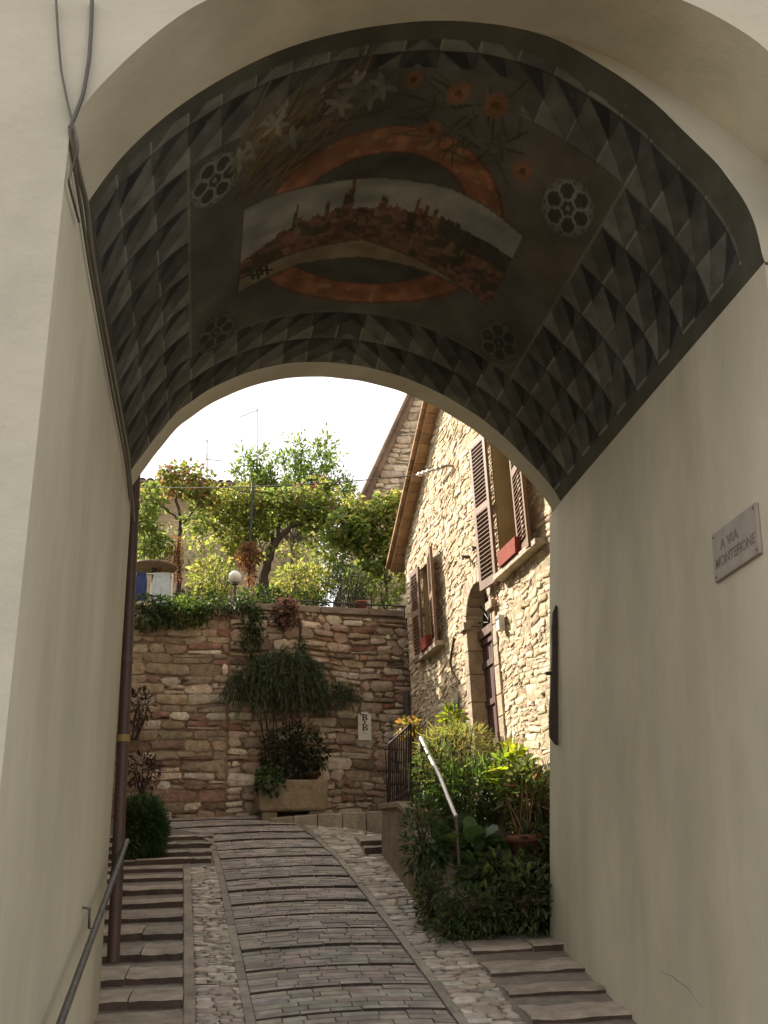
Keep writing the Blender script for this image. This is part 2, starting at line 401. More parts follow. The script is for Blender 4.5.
    low=[3.5,3.97,4.43,4.9,5.36,5.82,6.29,6.75,7.21,7.66,8.15,8.66,9.16,9.6,10.05,10.55,10.93,11.3]
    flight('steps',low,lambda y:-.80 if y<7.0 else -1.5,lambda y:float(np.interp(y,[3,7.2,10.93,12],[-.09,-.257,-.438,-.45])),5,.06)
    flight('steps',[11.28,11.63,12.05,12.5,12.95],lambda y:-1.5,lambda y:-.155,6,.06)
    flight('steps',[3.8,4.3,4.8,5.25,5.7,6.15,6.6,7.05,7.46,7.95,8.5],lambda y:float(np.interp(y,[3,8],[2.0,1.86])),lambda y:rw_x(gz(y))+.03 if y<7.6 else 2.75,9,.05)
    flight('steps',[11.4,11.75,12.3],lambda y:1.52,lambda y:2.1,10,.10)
    # kerb at the inner end of the left flight
    kb=MB(); r=random.Random(4); y=3.5
    while y<10.9:
        w=r.uniform(.3,.55); q=r.uniform(.8,1.1); xa=float(np.interp(y,[3,7.2,10.93],[-.09,-.257,-.438]))+.003; xb=float(np.interp(y+w,[3,7.2,10.93],[-.09,-.257,-.438]))+.003
        h=.03
        kb.prism([(xa,y,gz(y)-.1),(xa+.075,y,gz(y)-.1),(xb+.075,y+w-.01,gz(y+w)-.1),(xb,y+w-.01,gz(y+w)-.1)],(0,0,.1+h),(.33*q,.28*q,.22*q)); y+=w
    tag(kb.build('kerb',M['pave'],bevel=.008),kind='structure')
    # curved stone ledge below the garden wall
    ld=MB(); r=random.Random(14)
    pts=[(.55,13.45),(.85,13.30),(1.15,13.12),(1.45,12.92),(1.72,12.66),(1.95,12.35)]
    for i in range(len(pts)-1):
        (xa,ya),(xb,yb)=pts[i],pts[i+1]; h0=.05+.05*i; h1=.05+.05*(i+1)-.01
        za=gz(ya)-.1; q=r.uniform(.85,1.15)
        vs=[(xa+.008,ya,za),(xb,yb,za),(xb,gw_y(xb)+.0,za),(xa+.008,gw_y(xa),za),(xa+.008,ya,gz(ya)+h0),(xb,yb,gz(yb)+h1),(xb,gw_y(xb),gz(yb)+h1+.1),(xa+.008,gw_y(xa),gz(ya)+h0+.08)]
        ld.add(vs,[(0,3,2,1),(4,5,6,7),(0,1,5,4),(1,2,6,5),(2,3,7,6),(3,0,4,7)],(.33*q,.27*q,.20*q))
    ld.box((1.95,11.45,2.0),(2.9,14.3,2.86),(.17,.135,.095))
    tag(ld.build('ledge',M['pave'],bevel=.015),kind='structure')
street()

# =================================================================== PASSAGE BUILDING
def resample(pts,n):
    pts=np.array(pts); s=np.r_[0,np.cumsum(np.linalg.norm(np.diff(pts,axis=0),axis=1))]
    q=np.linspace(0,s[-1],n); return np.stack([np.interp(q,s,pts[:,k]) for k in range(3)],1)
def smooth(P,it=3):
    P=np.array(P)
    for _ in range(it):
        Q=P.copy(); Q[1:-1]=.25*P[:-2]+.5*P[1:-1]+.25*P[2:]; P=Q
    return P
def mural(u,v):
    """colour of the painted vault; u across (0 left spring .. 1 right spring), v along (0 near .. 1 far)"""
    H=lambda k:(np.sin(u*k*12.9898+v*k*78.233+k)*43758.5453)%1
    def vn(su,sv,seed):
        rr=np.random.default_rng(seed); A=rr.random((64,64)); x=(u*su)%63; y=(v*sv)%63
        xi=x.astype(int); yi=y.astype(int); fx=x-xi; fy=y-yi; fx=fx*fx*(3-2*fx); fy=fy*fy*(3-2*fy)
        return (A[yi,xi]*(1-fx)+A[yi,xi+1]*fx)*(1-fy)+(A[yi+1,xi]*(1-fx)+A[yi+1,xi+1]*fx)*fy
    C=np.zeros(u.shape+(3,)); reg=np.zeros(u.shape,int)
    def put(m,col,a=1.):
        a=np.asarray(a); 
        aa=(m.astype(float)*a)[...,None]; C[:]=C*(1-aa)+np.array(col)*aa if not (isinstance(col,np.ndarray) and col.ndim==3) else C*(1-aa)+col*aa
    # diamond points
    cw=np.where(u<.171,.057,.04715); rh=.1045
    su=(u-.171)/cw; sv=(v-.168)/rh
    cu=np.floor(su); cv=np.floor(sv); fu=su-cu; fv=sv-cv
    fm=np.where(u<.478,fu,1-fu)
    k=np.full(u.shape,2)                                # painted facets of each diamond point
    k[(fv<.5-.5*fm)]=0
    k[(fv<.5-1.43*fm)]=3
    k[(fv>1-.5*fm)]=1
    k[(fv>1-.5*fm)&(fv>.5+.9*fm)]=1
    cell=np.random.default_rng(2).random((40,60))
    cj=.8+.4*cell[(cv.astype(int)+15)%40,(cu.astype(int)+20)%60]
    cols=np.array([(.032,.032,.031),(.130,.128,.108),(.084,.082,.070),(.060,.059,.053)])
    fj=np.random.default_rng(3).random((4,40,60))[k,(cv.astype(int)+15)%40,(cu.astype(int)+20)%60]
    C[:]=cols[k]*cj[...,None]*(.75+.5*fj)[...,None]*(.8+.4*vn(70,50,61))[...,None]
    put((fm<.05)&(fv>.5),(.22,.215,.185),.8); put((np.abs(fv-.5+.5*fm)<.012)|(np.abs(fv-1+.5*fm)<.012),(.04,.039,.034),.5)
    put((np.minimum(fv,1-fv)<.02),(.03,.028,.024),.6)
    # plain borders along the springing and the near edge
    edge=((v<.028+.010*np.sin(u*3.1))|(u<.010)|(u>.975)); put(edge,(.075,.071,.054)); 
    put((u>.80)&(v<.055*np.clip((u-.45)*3,0,1.)),(.075,.071,.054))
    put((u>.50)&(v<.055)&(v<.028+.03*np.clip((u-.5)*4,0,1)),(.077,.073,.055))
    # central field with stepped margin following the diamonds
    pan=(u>.171)&(u<.784)&(v>.168)&(v<.795)
    stepm=(u>.40)&(u<.62)&(v>.10)&(v<.2)
    base=np.array((.082,.077,.063))*(0.8+.4*vn(14,9,5))[...,None]
    warm=np.clip((u-.55)*4,0,1)*vn(9,7,6)
    base=base+np.array((.028,.008,.0))*warm[...,None]
    put(pan|stepm,base); reg[pan]=1
    ln=((np.abs(u-.171)<.0022)|(np.abs(u-.784)<.0022))&(v>.165)&(v<.80); put(ln,(.16,.15,.115),.7)
    ln=((np.abs(v-.795)<.004))&(u>.171)&(u<.784); put(ln,(.14,.13,.10),.5)
    # orange ring
    x=(u-.475)*5.1; y=(v-.495)*3.0
    rr=np.sqrt((x/1.0)**2+(y/.80)**2)
    n=vn(60,40,8); n2=vn(25,25,9)
    ring=(rr<.99)&(rr>.735)
    oc=np.array((.22,.10,.055))*(.55+.8*n*n2+.25*n)[...,None]; oc=oc+np.array((.04,.05,.02))*(vn(90,70,10)>.8)[...,None]
    put(ring,oc); reg[ring]=2
    put((np.abs(rr-.98)<.012)|(np.abs(rr-.735)<.012),(.06,.03,.02),.6)
    put(rr<.725,np.array((.062,.060,.050))*(.75+.5*n2)[...,None])
    # landscape scroll
    top=np.interp(u,[.261,.457,.573,.693],[.372,.366,.377,.412]); bot=np.interp(u,[.261,.36,.462,.58,.678],[.650,.615,.605,.622,.638])
    sc=(u>.261)&(u<.693)&(v>top)&(v<bot)
    skyc=np.array((.20,.195,.165))*(.75+.5*vn(22,40,12))[...,None]; put(sc,skyc); reg[sc]=3
    hz=np.interp(u,[.261,.30,.34,.42,.50,.56,.62,.693],[.545,.52,.485,.455,.452,.462,.475,.48])
    rr2=np.random.default_rng(21)
    for q in range(26):                                  # roofs and towers on the ridge
        a=rr2.uniform(.30,.60); w=rr2.uniform(.003,.010); h=rr2.uniform(.003,.009)
        hz=np.where(np.abs(u-a)<w,hz-h,hz)
    for a,w,h in ((.347,.0035,.045),(.352,.006,.02),(.395,.004,.035),(.425,.007,.04),(.43,.004,.03),(.48,.006,.022),(.53,.003,.03),(.545,.003,.026),(.56,.003,.022)):
        hz=np.where(np.abs(u-a)<w*(1),hz-h,hz)
    town=sc&(v>hz)
    t1=np.array((.125,.066,.044))*(.6+.8*vn(120,90,13))[...,None]; put(town,t1)
    put(town&(vn(55,45,14)>.58),np.array((.055,.050,.025)),.85)
    put(town&(vn(160,60,15)>.80),np.array((.20,.14,.09)),.6)
    put(town&(vn(90,110,16)<.18),np.array((.04,.036,.028)),.7)
    put(town&(u>.57)&(v<hz+.05),np.array((.04,.04,.034)),.8)
    gl=np.interp(u,[.261,.36,.46,.56,.693],[.60,.565,.545,.59,.65])
    put(sc&(v>gl+.0),np.array((.20,.165,.105))*(.8+.4*vn(40,60,17))[...,None])
    put(sc&(v>gl)&(v<gl+.006),(.06,.03,.02),.7)
    for a,b in ((.285,.605),(.30,.600),(.295,.612),(.31,.606)):
        put(sc&(np.abs(u-a-(v-b)*.15)<.0025)&(np.abs(v-b)<.018),(.035,.03,.022)); put(sc&(np.abs(v-b-(u-a)*.5)<.003)&(np.abs(u-a)<.010),(.035,.03,.022))
    bd=((np.abs(u-.261)<.002)|(np.abs(v-top)<.0035)|(np.abs(v-bot)<.0035))&(u>.259)&(u<.693)&(v>top-.006)&(v<bot+.006); put(bd,(.06,.045,.03),.6)
    # rosettes
    for i,(a,b) in enumerate(((.213,.246),(.731,.291),(.222,.762),(.735,.722))):
        x=(u-a)*5.1; y=(v-b)*3.0; rd=np.hypot(x,y); th=np.arctan2(y,x); RR=.205
        inn=rd<RR; put(inn,(.045,.043,.036)); reg[inn]=4+i
        c=(.17,.165,.14) if i<2 else (.10,.097,.082)
        put(np.abs(rd-RR*.93)<.011,c,.5)
        six=np.abs(((th/(2*np.pi)*6+.5)%1)-.5)*2
        for kk in range(6):
            t=kk*np.pi/3; px,py=x-np.cos(t)*RR*.56,y-np.sin(t)*RR*.56; put((np.abs(np.hypot(px,py)-RR*.30)<.010)&inn,c,.85)
            t+=np.pi/6; px,py=x-np.cos(t)*RR*.78,y-np.sin(t)*RR*.78; put((np.hypot(px,py)<RR*.13)&inn,c,.7)
        put(rd<.018,c,.9)
    # wheat, lilies and orange daisies
    q=np.random.default_rng(33)
    def stroke(a0,b0,a1,b1,w,col,al=.85,bend=0.):
        ax,ay=a0*5.1,b0*3.; bx,by=a1*5.1,b1*3.; X=u*5.1;Y=v*3.
        L=np.hypot(bx-ax,by-ay); t=((X-ax)*(bx-ax)+(Y-ay)*(by-ay))/L**2; d=((X-ax)*-(by-ay)+(Y-ay)*(bx-ax))/L-bend*4*t*(1-t)
        m=(t>0)&(t<1)&(np.abs(d)<w*(1-.75*np.abs(2*t-1)**2)); put(m,col,al); reg[m]=8
    for k in range(64):
        a=q.uniform(.235,.325); b=q.uniform(.18,.36); L=q.uniform(.05,.12); t=q.normal(.85,.3)
        c=np.array((.125,.092,.045))*q.uniform(.4,1.2); stroke(a,b,a+L*np.cos(t),b-L*1.5*np.sin(t),.014,tuple(c),.8,q.normal(0,.03))
    for k in range(50):
        a=q.uniform(.30,.40); b=q.uniform(.10,.26); L=q.uniform(.04,.09); t=q.normal(.55,.5)
        c=np.array((.115,.088,.05))*q.uniform(.35,1.15); stroke(a,b,a+L*np.cos(t),b-L*1.5*np.sin(t),.011,tuple(c),.8,q.normal(0,.025))
    for (a,b) in ((.268,.215),(.30,.175),(.325,.225),(.40,.125),(.425,.155),(.385,.165),(.25,.225),(.44,.135)):
        for kk in range(6):
            t=kk*1.05+q.uniform(0,.5); stroke(a,b,a+.022*np.cos(t),b+.036*np.sin(t),.020,tuple(np.array((.21,.195,.155))*q.uniform(.5,1.1)),.7)
    for k in range(70):
        a=q.uniform(.50,.625); b=q.uniform(.15,.30); L=q.uniform(.02,.06); t=q.uniform(0,6.28); c=np.array((.05,.055,.03))*q.uniform(.5,1.6)
        stroke(a,b,a+L*np.cos(t),b+L*1.5*np.sin(t),.010,tuple(c),.7)
    for (a,b,s) in ((.477,.126,.8),(.538,.151,1.),(.588,.161,1.05),(.518,.240,.9),(.653,.275,1.)):
        x=(u-a)*5.1; y=(v-b)*3.; rd=np.hypot(x,y)/s; th=np.arctan2(y,x); m=rd<.085*(.72+.28*np.abs(np.sin(th*5.5)))
        put(m,np.array((.20,.095,.05))*(.45+.4*np.abs(np.sin(th*11))+.4*vn(90,60,50))[...,None],.75); put(rd<.026,(.10,.045,.015))
    # wear: flaking paint and grime
    dust=np.clip(vn(16,12,71)*.5+vn(45,33,72)*.5-.35,0,1)*.9; C[:]=C*(1-dust[...,None]*.28)+np.array((.095,.092,.078))*(dust[...,None]*.28)
    g=vn(9,7,40)*.6+vn(31,23,41)*.4
    C*= (.72+.55*g)[...,None]
    fl=(vn(140,100,42)>.955); put(fl,(.13,.12,.095),.5)
    return C,reg
def passage():
    root=empty('vaulted_passage',(1.1,3.7,.13),'cream plastered archway building with a dark painted barrel vault over the steep street','archway')
    XL=-.79; Y0,Y1=3.7,4.25
    Pimg=[(86,206),(93,195),(121,155),(154,124),(191,96),(229,73),(271,52),(313,37.5),(360,27),(420,20),(448,19),(496,23),(534,31),(568,43),(606,67),(649,96),(687,134),(726,172),(754,215),(765,262)]
    Fimg=[(130,473),(154,440),(177,412),(215,386),(257,369),(294.5,362.5),(332,362.5),(369,368),(400,376),(438,392),(472,412),(505,438),(534,467),(553,488),(561,503)]
    P=[at_y(p,Y1) for p in Pimg]; P[0][0]=XL; P[-1][0]=rw_x(P[-1][2])
    FN=(-1./3.77,1,0); Fp=[hit(p,(XL,7.0,0),FN) for p in Fimg]; Fp[0][0]=XL
    P=smooth(resample(P,120),12); Fp=smooth(resample(Fp,120),12)
    def wob(A,sd,am=.007):
        g=np.random.default_rng(sd).normal(0,1,(len(A),3)); g=smooth(g,5); g[:,1]*=.2; g[0]=g[-1]=0; return A+g*am*2.2
    P=wob(P,1,.0035); Fp=wob(Fp,2,.002)
    nu,nv=620,300
    p=resample(P,nu); q=resample(Fp,nu)
    u=np.linspace(0,1,nu)[None,:]*np.ones((nv,1)); v=np.linspace(0,1,nv)[:,None]*np.ones((1,nu))
    G=p[None]*(1-v[...,None])+q[None]*v[...,None]
    C,reg=mural(u,v)
    idx=np.arange(nu*nv).reshape(nv,nu)
    fq=np.stack([idx[:-1,:-1],idx[:-1,1:],idx[1:,1:],idx[1:,:-1]],-1).reshape(-1,4)
    fr=reg[:-1,:-1].ravel()
    GV=G.reshape(-1,3); CVv=C.reshape(-1,3)
    def piece(name,sel,lab=None,parent=None):
        f=fq[sel]; used,inv=np.unique(f,return_inverse=True); f=inv.reshape(-1,4)
        me=bpy.data.meshes.new(name); me.from_pydata(GV[used].tolist(),[],f.tolist())
        ca=me.color_attributes.new('Col','FLOAT_COLOR','POINT'); ca.data.foreach_set('color',np.c_[CVv[used],np.ones(len(used))].astype(np.float32).ravel())
        me.polygons.foreach_set('use_smooth',[True]*len(f)); me.update(); me.materials.append(M['vault'])
        o=bpy.data.objects.new(name,me); COL.objects.link(o); o.parent=parent or root
        off=Vector(root.location)
        o.location=-off if parent is None else (0,0,0)
        if lab: o['label']=lab
        return o
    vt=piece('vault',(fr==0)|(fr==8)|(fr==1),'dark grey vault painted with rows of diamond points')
    piece('painted_ring',fr==2,'orange painted ring',vt); piece('painted_landscape',fr==3,'painted hill town on a pale scroll',vt)
    for i in range(4): piece('painted_rosette',fr==4+i,None,vt)
    # roof mass above the vault (closes it to light)
    # outer arch
    def sm(pts): return smooth(resample(pts,90),8)
    k0=int(120*.60)
    rb=[at_y(c,Y1) for c in ((570,39),(599,52),(638,71),(677,95),(706,116),(742,142.5),(768,165))]
    last=rb[-1]; ext=[np.array((last[0]+.13,Y1,last[2]-.22)),np.array((last[0]+.19,Y1,last[2]-.5)),np.array((last[0]+.20,Y1,P[-1][2]-.02))]
    Q=sm(list(P[:k0])+rb+ext); XR0=Q[-1][0]
    o0=[at_y(c,Y0) for c in ((79,105),(107,77),(135,52),(172,21),(201,0))]; o1=[at_y(c,Y0) for c in ((685,0),(718,16),(748,34),(768,47))]
    ztop=max(o1[0][2],o0[-1][2])
    a,b=o0[-1],o1[0]; mid=[]
    for t in (.2,.4,.6,.8):
        m_=a*(1-t)+b*t; m_[2]+= .42*4*t*(1-t)*.8; mid.append(m_)
    e=o1[-1]; Q0=sm([np.array((XL,Y0,o0[0][2]-.16))]+o0+mid+o1+[np.array((min(e[0]+.14,XR0+.02),Y0,e[2]-.3)),np.array((XR0+.02,Y0,P[-1][2]+.1))])
    Q0=wob(Q0,3,.0025); pl=M['plaster']
    sf=MB(); n=len(Q)
    # soffit between the front face and the painted vault
    vs=[tuple(x) for x in Q0]+[tuple(x) for x in Q]
    sf.add(vs,[(i,i+1,n+i+1,n+i) for i in range(n-1)],(1,1,1),True)
    part('arch_soffit',sf,M['plaster_in'],root)
    # riser: plaster face between soffit and the lower painted vault at the right
    rs=MB(); Pr=resample(P,n)
    rs.add([tuple(x) for x in Q]+[tuple(x+np.array((0,-.001,0))) for x in Pr],[(i,i+1,n+i+1,n+i) for i in range(n-1)],(1,1,1))
    zs=Q[-1][2]; rs.quad((rw_x(0),Y1,-.2),(XR0+.02,Y1,-.2),(XR0+.02,Y1,zs),(rw_x(zs),Y1,zs))
    part('arch_face',rs,pl,root)
    # front facade with arch opening
    fc=MB(); top=9.2
    nn=len(Q0)
    fc.add([tuple(x) for x in Q0]+[(x[0],Y0,top) for x in Q0],[(i,i+1,nn+i+1,nn+i) for i in range(nn-1)],(1,1,1))
    fc.quad((-7,Y0,-.4),(XL,Y0,-.4),(XL,Y0,top),(-7,Y0,top)); fc.quad((XR0+.02,Y0,-.4),(9,Y0,-.4),(9,Y0,top),(XR0+.02,Y0,top))
    fc.quad((-7,Y0,top),(9,Y0,top),(9,8.25,top),(-7,7.0,top)); 
    fc.quad((-7,Y0,-.4),(-7,7.0,-.4),(-7,7.0,top),(-7,Y0,top)); fc.quad((9,Y0,-.4),(9,8.25,-.4),(9,8.25,top),(9,Y0,top))
    part('facade',fc,pl,root)
    # left inner wall
    lw=MB(); zl0=Q0[0][2]; zp=P[0][2]; zf=Fp[0][2]; yl=7.22
    ny=24
    def lz(y): return float(np.interp(y,[Y0,Y1,7.0,yl],[zl0,zp,zf,zf-.05]))
    ys=np.r_[np.linspace(Y0,Y1,5),np.linspace(Y1,yl,ny)[1:]]
    for a_,b_ in zip(ys[:-1],ys[1:]): lw.quad((XL,a_,gz(a_)-.3),(XL,b_,gz(b_)-.3),(XL,b_,lz(b_)+.004),(XL,a_,lz(a_)+.004))
    part('left_wall',lw,M['plaster_in'],root)
    pl_=MB()   # low plinth at its foot
    for a_,b_ in zip(ys[:-1],ys[1:]): pl_.prism([(XL+.001,a_,gz(a_)-.2),(XL+.06,a_,gz(a_)-.2),(XL+.06,b_,gz(b_)-.2),(XL+.001,b_,gz(b_)-.2)],(0,0,.44 if b_<7.0 else .44),(.85,.83,.8))
    # right battered wall
    rw=MB(); ye=8.29; zsp=P[-1][2]; zsf=Fp[-1][2]
    ys=np.linspace(Y1,ye,24); zsn=np.linspace(0,1,8)
    def tz(y): return float(np.interp(y,[Y1,8.0,ye],[zsp,zsf,zsf-.03]))
    vs=[];W=len(zsn)
    for y in ys:
        zb=gz(y)-.3; zt=tz(y)
        for s in zsn:
            z=zb+(zt-zb)*s; vs.append((rw_x(z)-.0,y,z))
    fs=[(i*W+j,i*W+j+1,(i+1)*W+j+1,(i+1)*W+j) for i in range(len(ys)-1) for j in range(W-1)]
    rw.add(vs,fs,(1,1,1),True)
    # rounded far corner then end face
    e0=[];R0=.05
    for s in zsn:
        zb=gz(ye)-.3; z=zb+(tz(ye)-zb)*s; e0.append((rw_x(z),z))
    for k in range(4):
        t0,t1=k*math.pi/8,(k+1)*math.pi/8
        for j in range(W-1):
            f=lambda t,e:(e[0]+R0*(1-math.cos(t)),ye+R0*math.sin(t),e[1])
            rw.add([f(t0,e0[j]),f(t0,e0[j+1]),f(t1,e0[j+1]),f(t1,e0[j])],[(0,1,2,3)],(1,1,1),True)
    for j in range(W-1):
        rw.quad((e0[j][0]+R0,ye+R0,e0[j][1]),(e0[j+1][0]+R0,ye+R0,e0[j+1][1]),(6,ye+R0,e0[j+1][1]),(6,ye+R0,e0[j][1]))
    rwo=part('right_wall',rw,M['plaster_in'],root)
    ck=MB(); cp_=[at_rw(p)+np.array((-.0,0,0)) for p in ((655,967),(663,972),(676,979),(686,987),(695,998),(703,1010))]
    ck.tube(smooth(resample(cp_,24)+np.array([[0,rnd.gauss(0,.006),rnd.gauss(0,.006)] for _ in range(24)]),1),[.0008+.0014*math.sin(math.pi*k/23) for k in range(24)],5,(.22,.20,.145)); part('crack',ck,M['paint'],rwo)
    # far arch band and far face
    fb=MB(); n=120
    dv=np.array((0,.22,0))
    # inner lip a touch lower than the painted vault
    C0=Fp.mean(0); 
    A=Fp.copy(); B=Fp+dv; A[:,2]-=.012
    B[:,2]-=.016
    fb.add([tuple(x) for x in Fp+np.array((0,-.01,.0))]+[tuple(x) for x in A]+[tuple(x) for x in B],
        [(i,i+1,n+i+1,n+i) for i in range(n-1)]+[(n+i,n+i+1,2*n+i+1,2*n+i) for i in range(n-1)],(1,1,1),True)
    fb.add([tuple(x) for x in B]+[(x[0],x[1],9.2) for x in B],[(i,n+i,n+i+1,i+1) for i in range(n-1)],(1,1,1))
    b0,b1=B[0],B[-1]
    fb.quad((b0[0],b0[1],b0[2]-6),(b0[0],b0[1],9.2),(-7,b0[1]-.01,9.2),(-7,b0[1]-.01,b0[2]-6))
    fb.quad((b1[0],b1[1],b1[2]-.1),(b1[0],b1[1],9.2),(9,b1[1]+.1,9.2),(9,b1[1]+.1,b1[2]-.1))
    part('far_arch',fb,M['plaster_in'],root)
    # downpipe at the far left corner
    dp=MB(); X=-.70; t_=at_y((137,440),7.32); b_=at_y((113,962),7.32)
    pts=[t_+(b_-t_)*k/12 for k in range(13)]; dp.tube(pts,.042,14,(.075,.042,.032))
    for f,c in ((.15,(.09,.055,.045)),(.47,(.09,.055,.045)),(.62,(.28,.19,.06)),(.86,(.07,.04,.03))):
        m_=t_+(b_-t_)*f; dp.tube([m_-np.array((0,0,.025)),m_+np.array((0,0,.025))],.047,14,c)
    part('downpipe',dp,M['paint'],root)
    # cables
    def cable(pix,rad,planes,col=(.16,.145,.115)):
        mb=MB(); pts=[at_y(p,y) if kind=='y' else at_x(p,y) for p,(kind,y) in zip(pix,planes)]
        pts=smooth(resample(pts,max(8,len(pts)*6)),2); mb.tube(pts,rad,7,col); return mb
    fy=('y',Y0-.02); lx=('x',XL+.02)
    part('cable',cable([(92,0),(91,30),(89,60),(83,95),(74,118),(70,128)],.010,[fy]*6,(.07,.065,.055)),M['paint'],root)
    part('cable',cable([(56,0),(58,35),(61,70),(68,105),(76,135),(79,150),(72,168),(68,180),(73,200),(79,222)],.006,[fy]*6+[lx]*4,(.09,.08,.065)),M['paint'],root)
    part('cable',cable([(71,126),(74,150),(78,170),(86,200),(88,215),(90,240),(96,280),(106,335),(118,400),(128,455),(131,490),(134,525),(134,560)],.014,[fy,lx]+[lx]*11),M['paint'],root)
    part('cable',cable([(70,130),(73,152),(77,185),(83,220),(89,262),(98,312),(112,390),(126,462),(130,500)],.009,[fy]+[lx]*8,(.13,.12,.095)),M['paint'],root)
    return root
passage()

# =================================================================== STONE HOUSE ON THE RIGHT
FD=np.array((-.095,1,0)); FD/=np.linalg.norm(FD)          # along the front, away from the camera
FN_=np.array((-1,-.095,0)); FN_/=np.linalg.norm(FN_)       # out of the front, to the street
def fp(Y,z,off=0): return np.array((fac_x(Y),Y,z))+FN_*off
FS=math.sqrt(1+.095**2)
def fbox(mb,Ya,Yb,za,zb,oa,ob,col):
    """box on the front: Y range, z range, offset range out of the wall"""
    p=[fp(Ya,za,oa),fp(Yb,za,oa),fp(Yb,za,ob),fp(Ya,za,ob)]
    mb.prism(p,(0,0,zb-za),col)
RK0=(14.0,6.32); RK1=(10.0,9.08)                          # sloping verge (Y,z)
def rake(Y): return RK0[1]+(RK1[1]-RK0[1])*(Y-RK0[0])/(RK1[0]-RK0[0])
BROWN=(.165,.092,.052)
def shutter(mb,w,h,M4,gapmid=.52):
    """louvred leaf: local x 0..w, z 0..h, thickness in y"""
    t=.036
    def bx(x0,x1,z0,z1,y0=-t/2,y1=t/2,k=1.): mb.box((x0,y0,z0),(x1,y1,z1),tuple(c*k for c in BROWN),M4)
    st=.055
    bx(0,st,0,h); bx(w-st,w,0,h); bx(st,w-st,0,.10); bx(st,w-st,h-.07,h); bx(st,w-st,h*gapmid-.04,h*gapmid+.04)
    for (a,b) in ((.10,h*gapmid-.04),(h*gapmid+.04,h-.07)):
        n=int((b-a)/.048)
        for k in range(n):
            z=a+(b-a)*(k+.5)/n
            q=[(st,-.017,z-.020),(st,.017,z+.012),(st,.017,z+.020),(st,-.017,z-.012)]
            vs=[tuple(M4@Vector(p)) for p in q]+[tuple(M4@Vector((w-st,p[1],p[2]))) for p in q]
            mb.add(vs,[(0,1,2,3),(7,6,5,4),(0,4,5,1),(1,5,6,2),(2,6,7,3),(3,7,4,0)],tuple(c*rnd.uniform(.85,1.1) for c in BROWN))
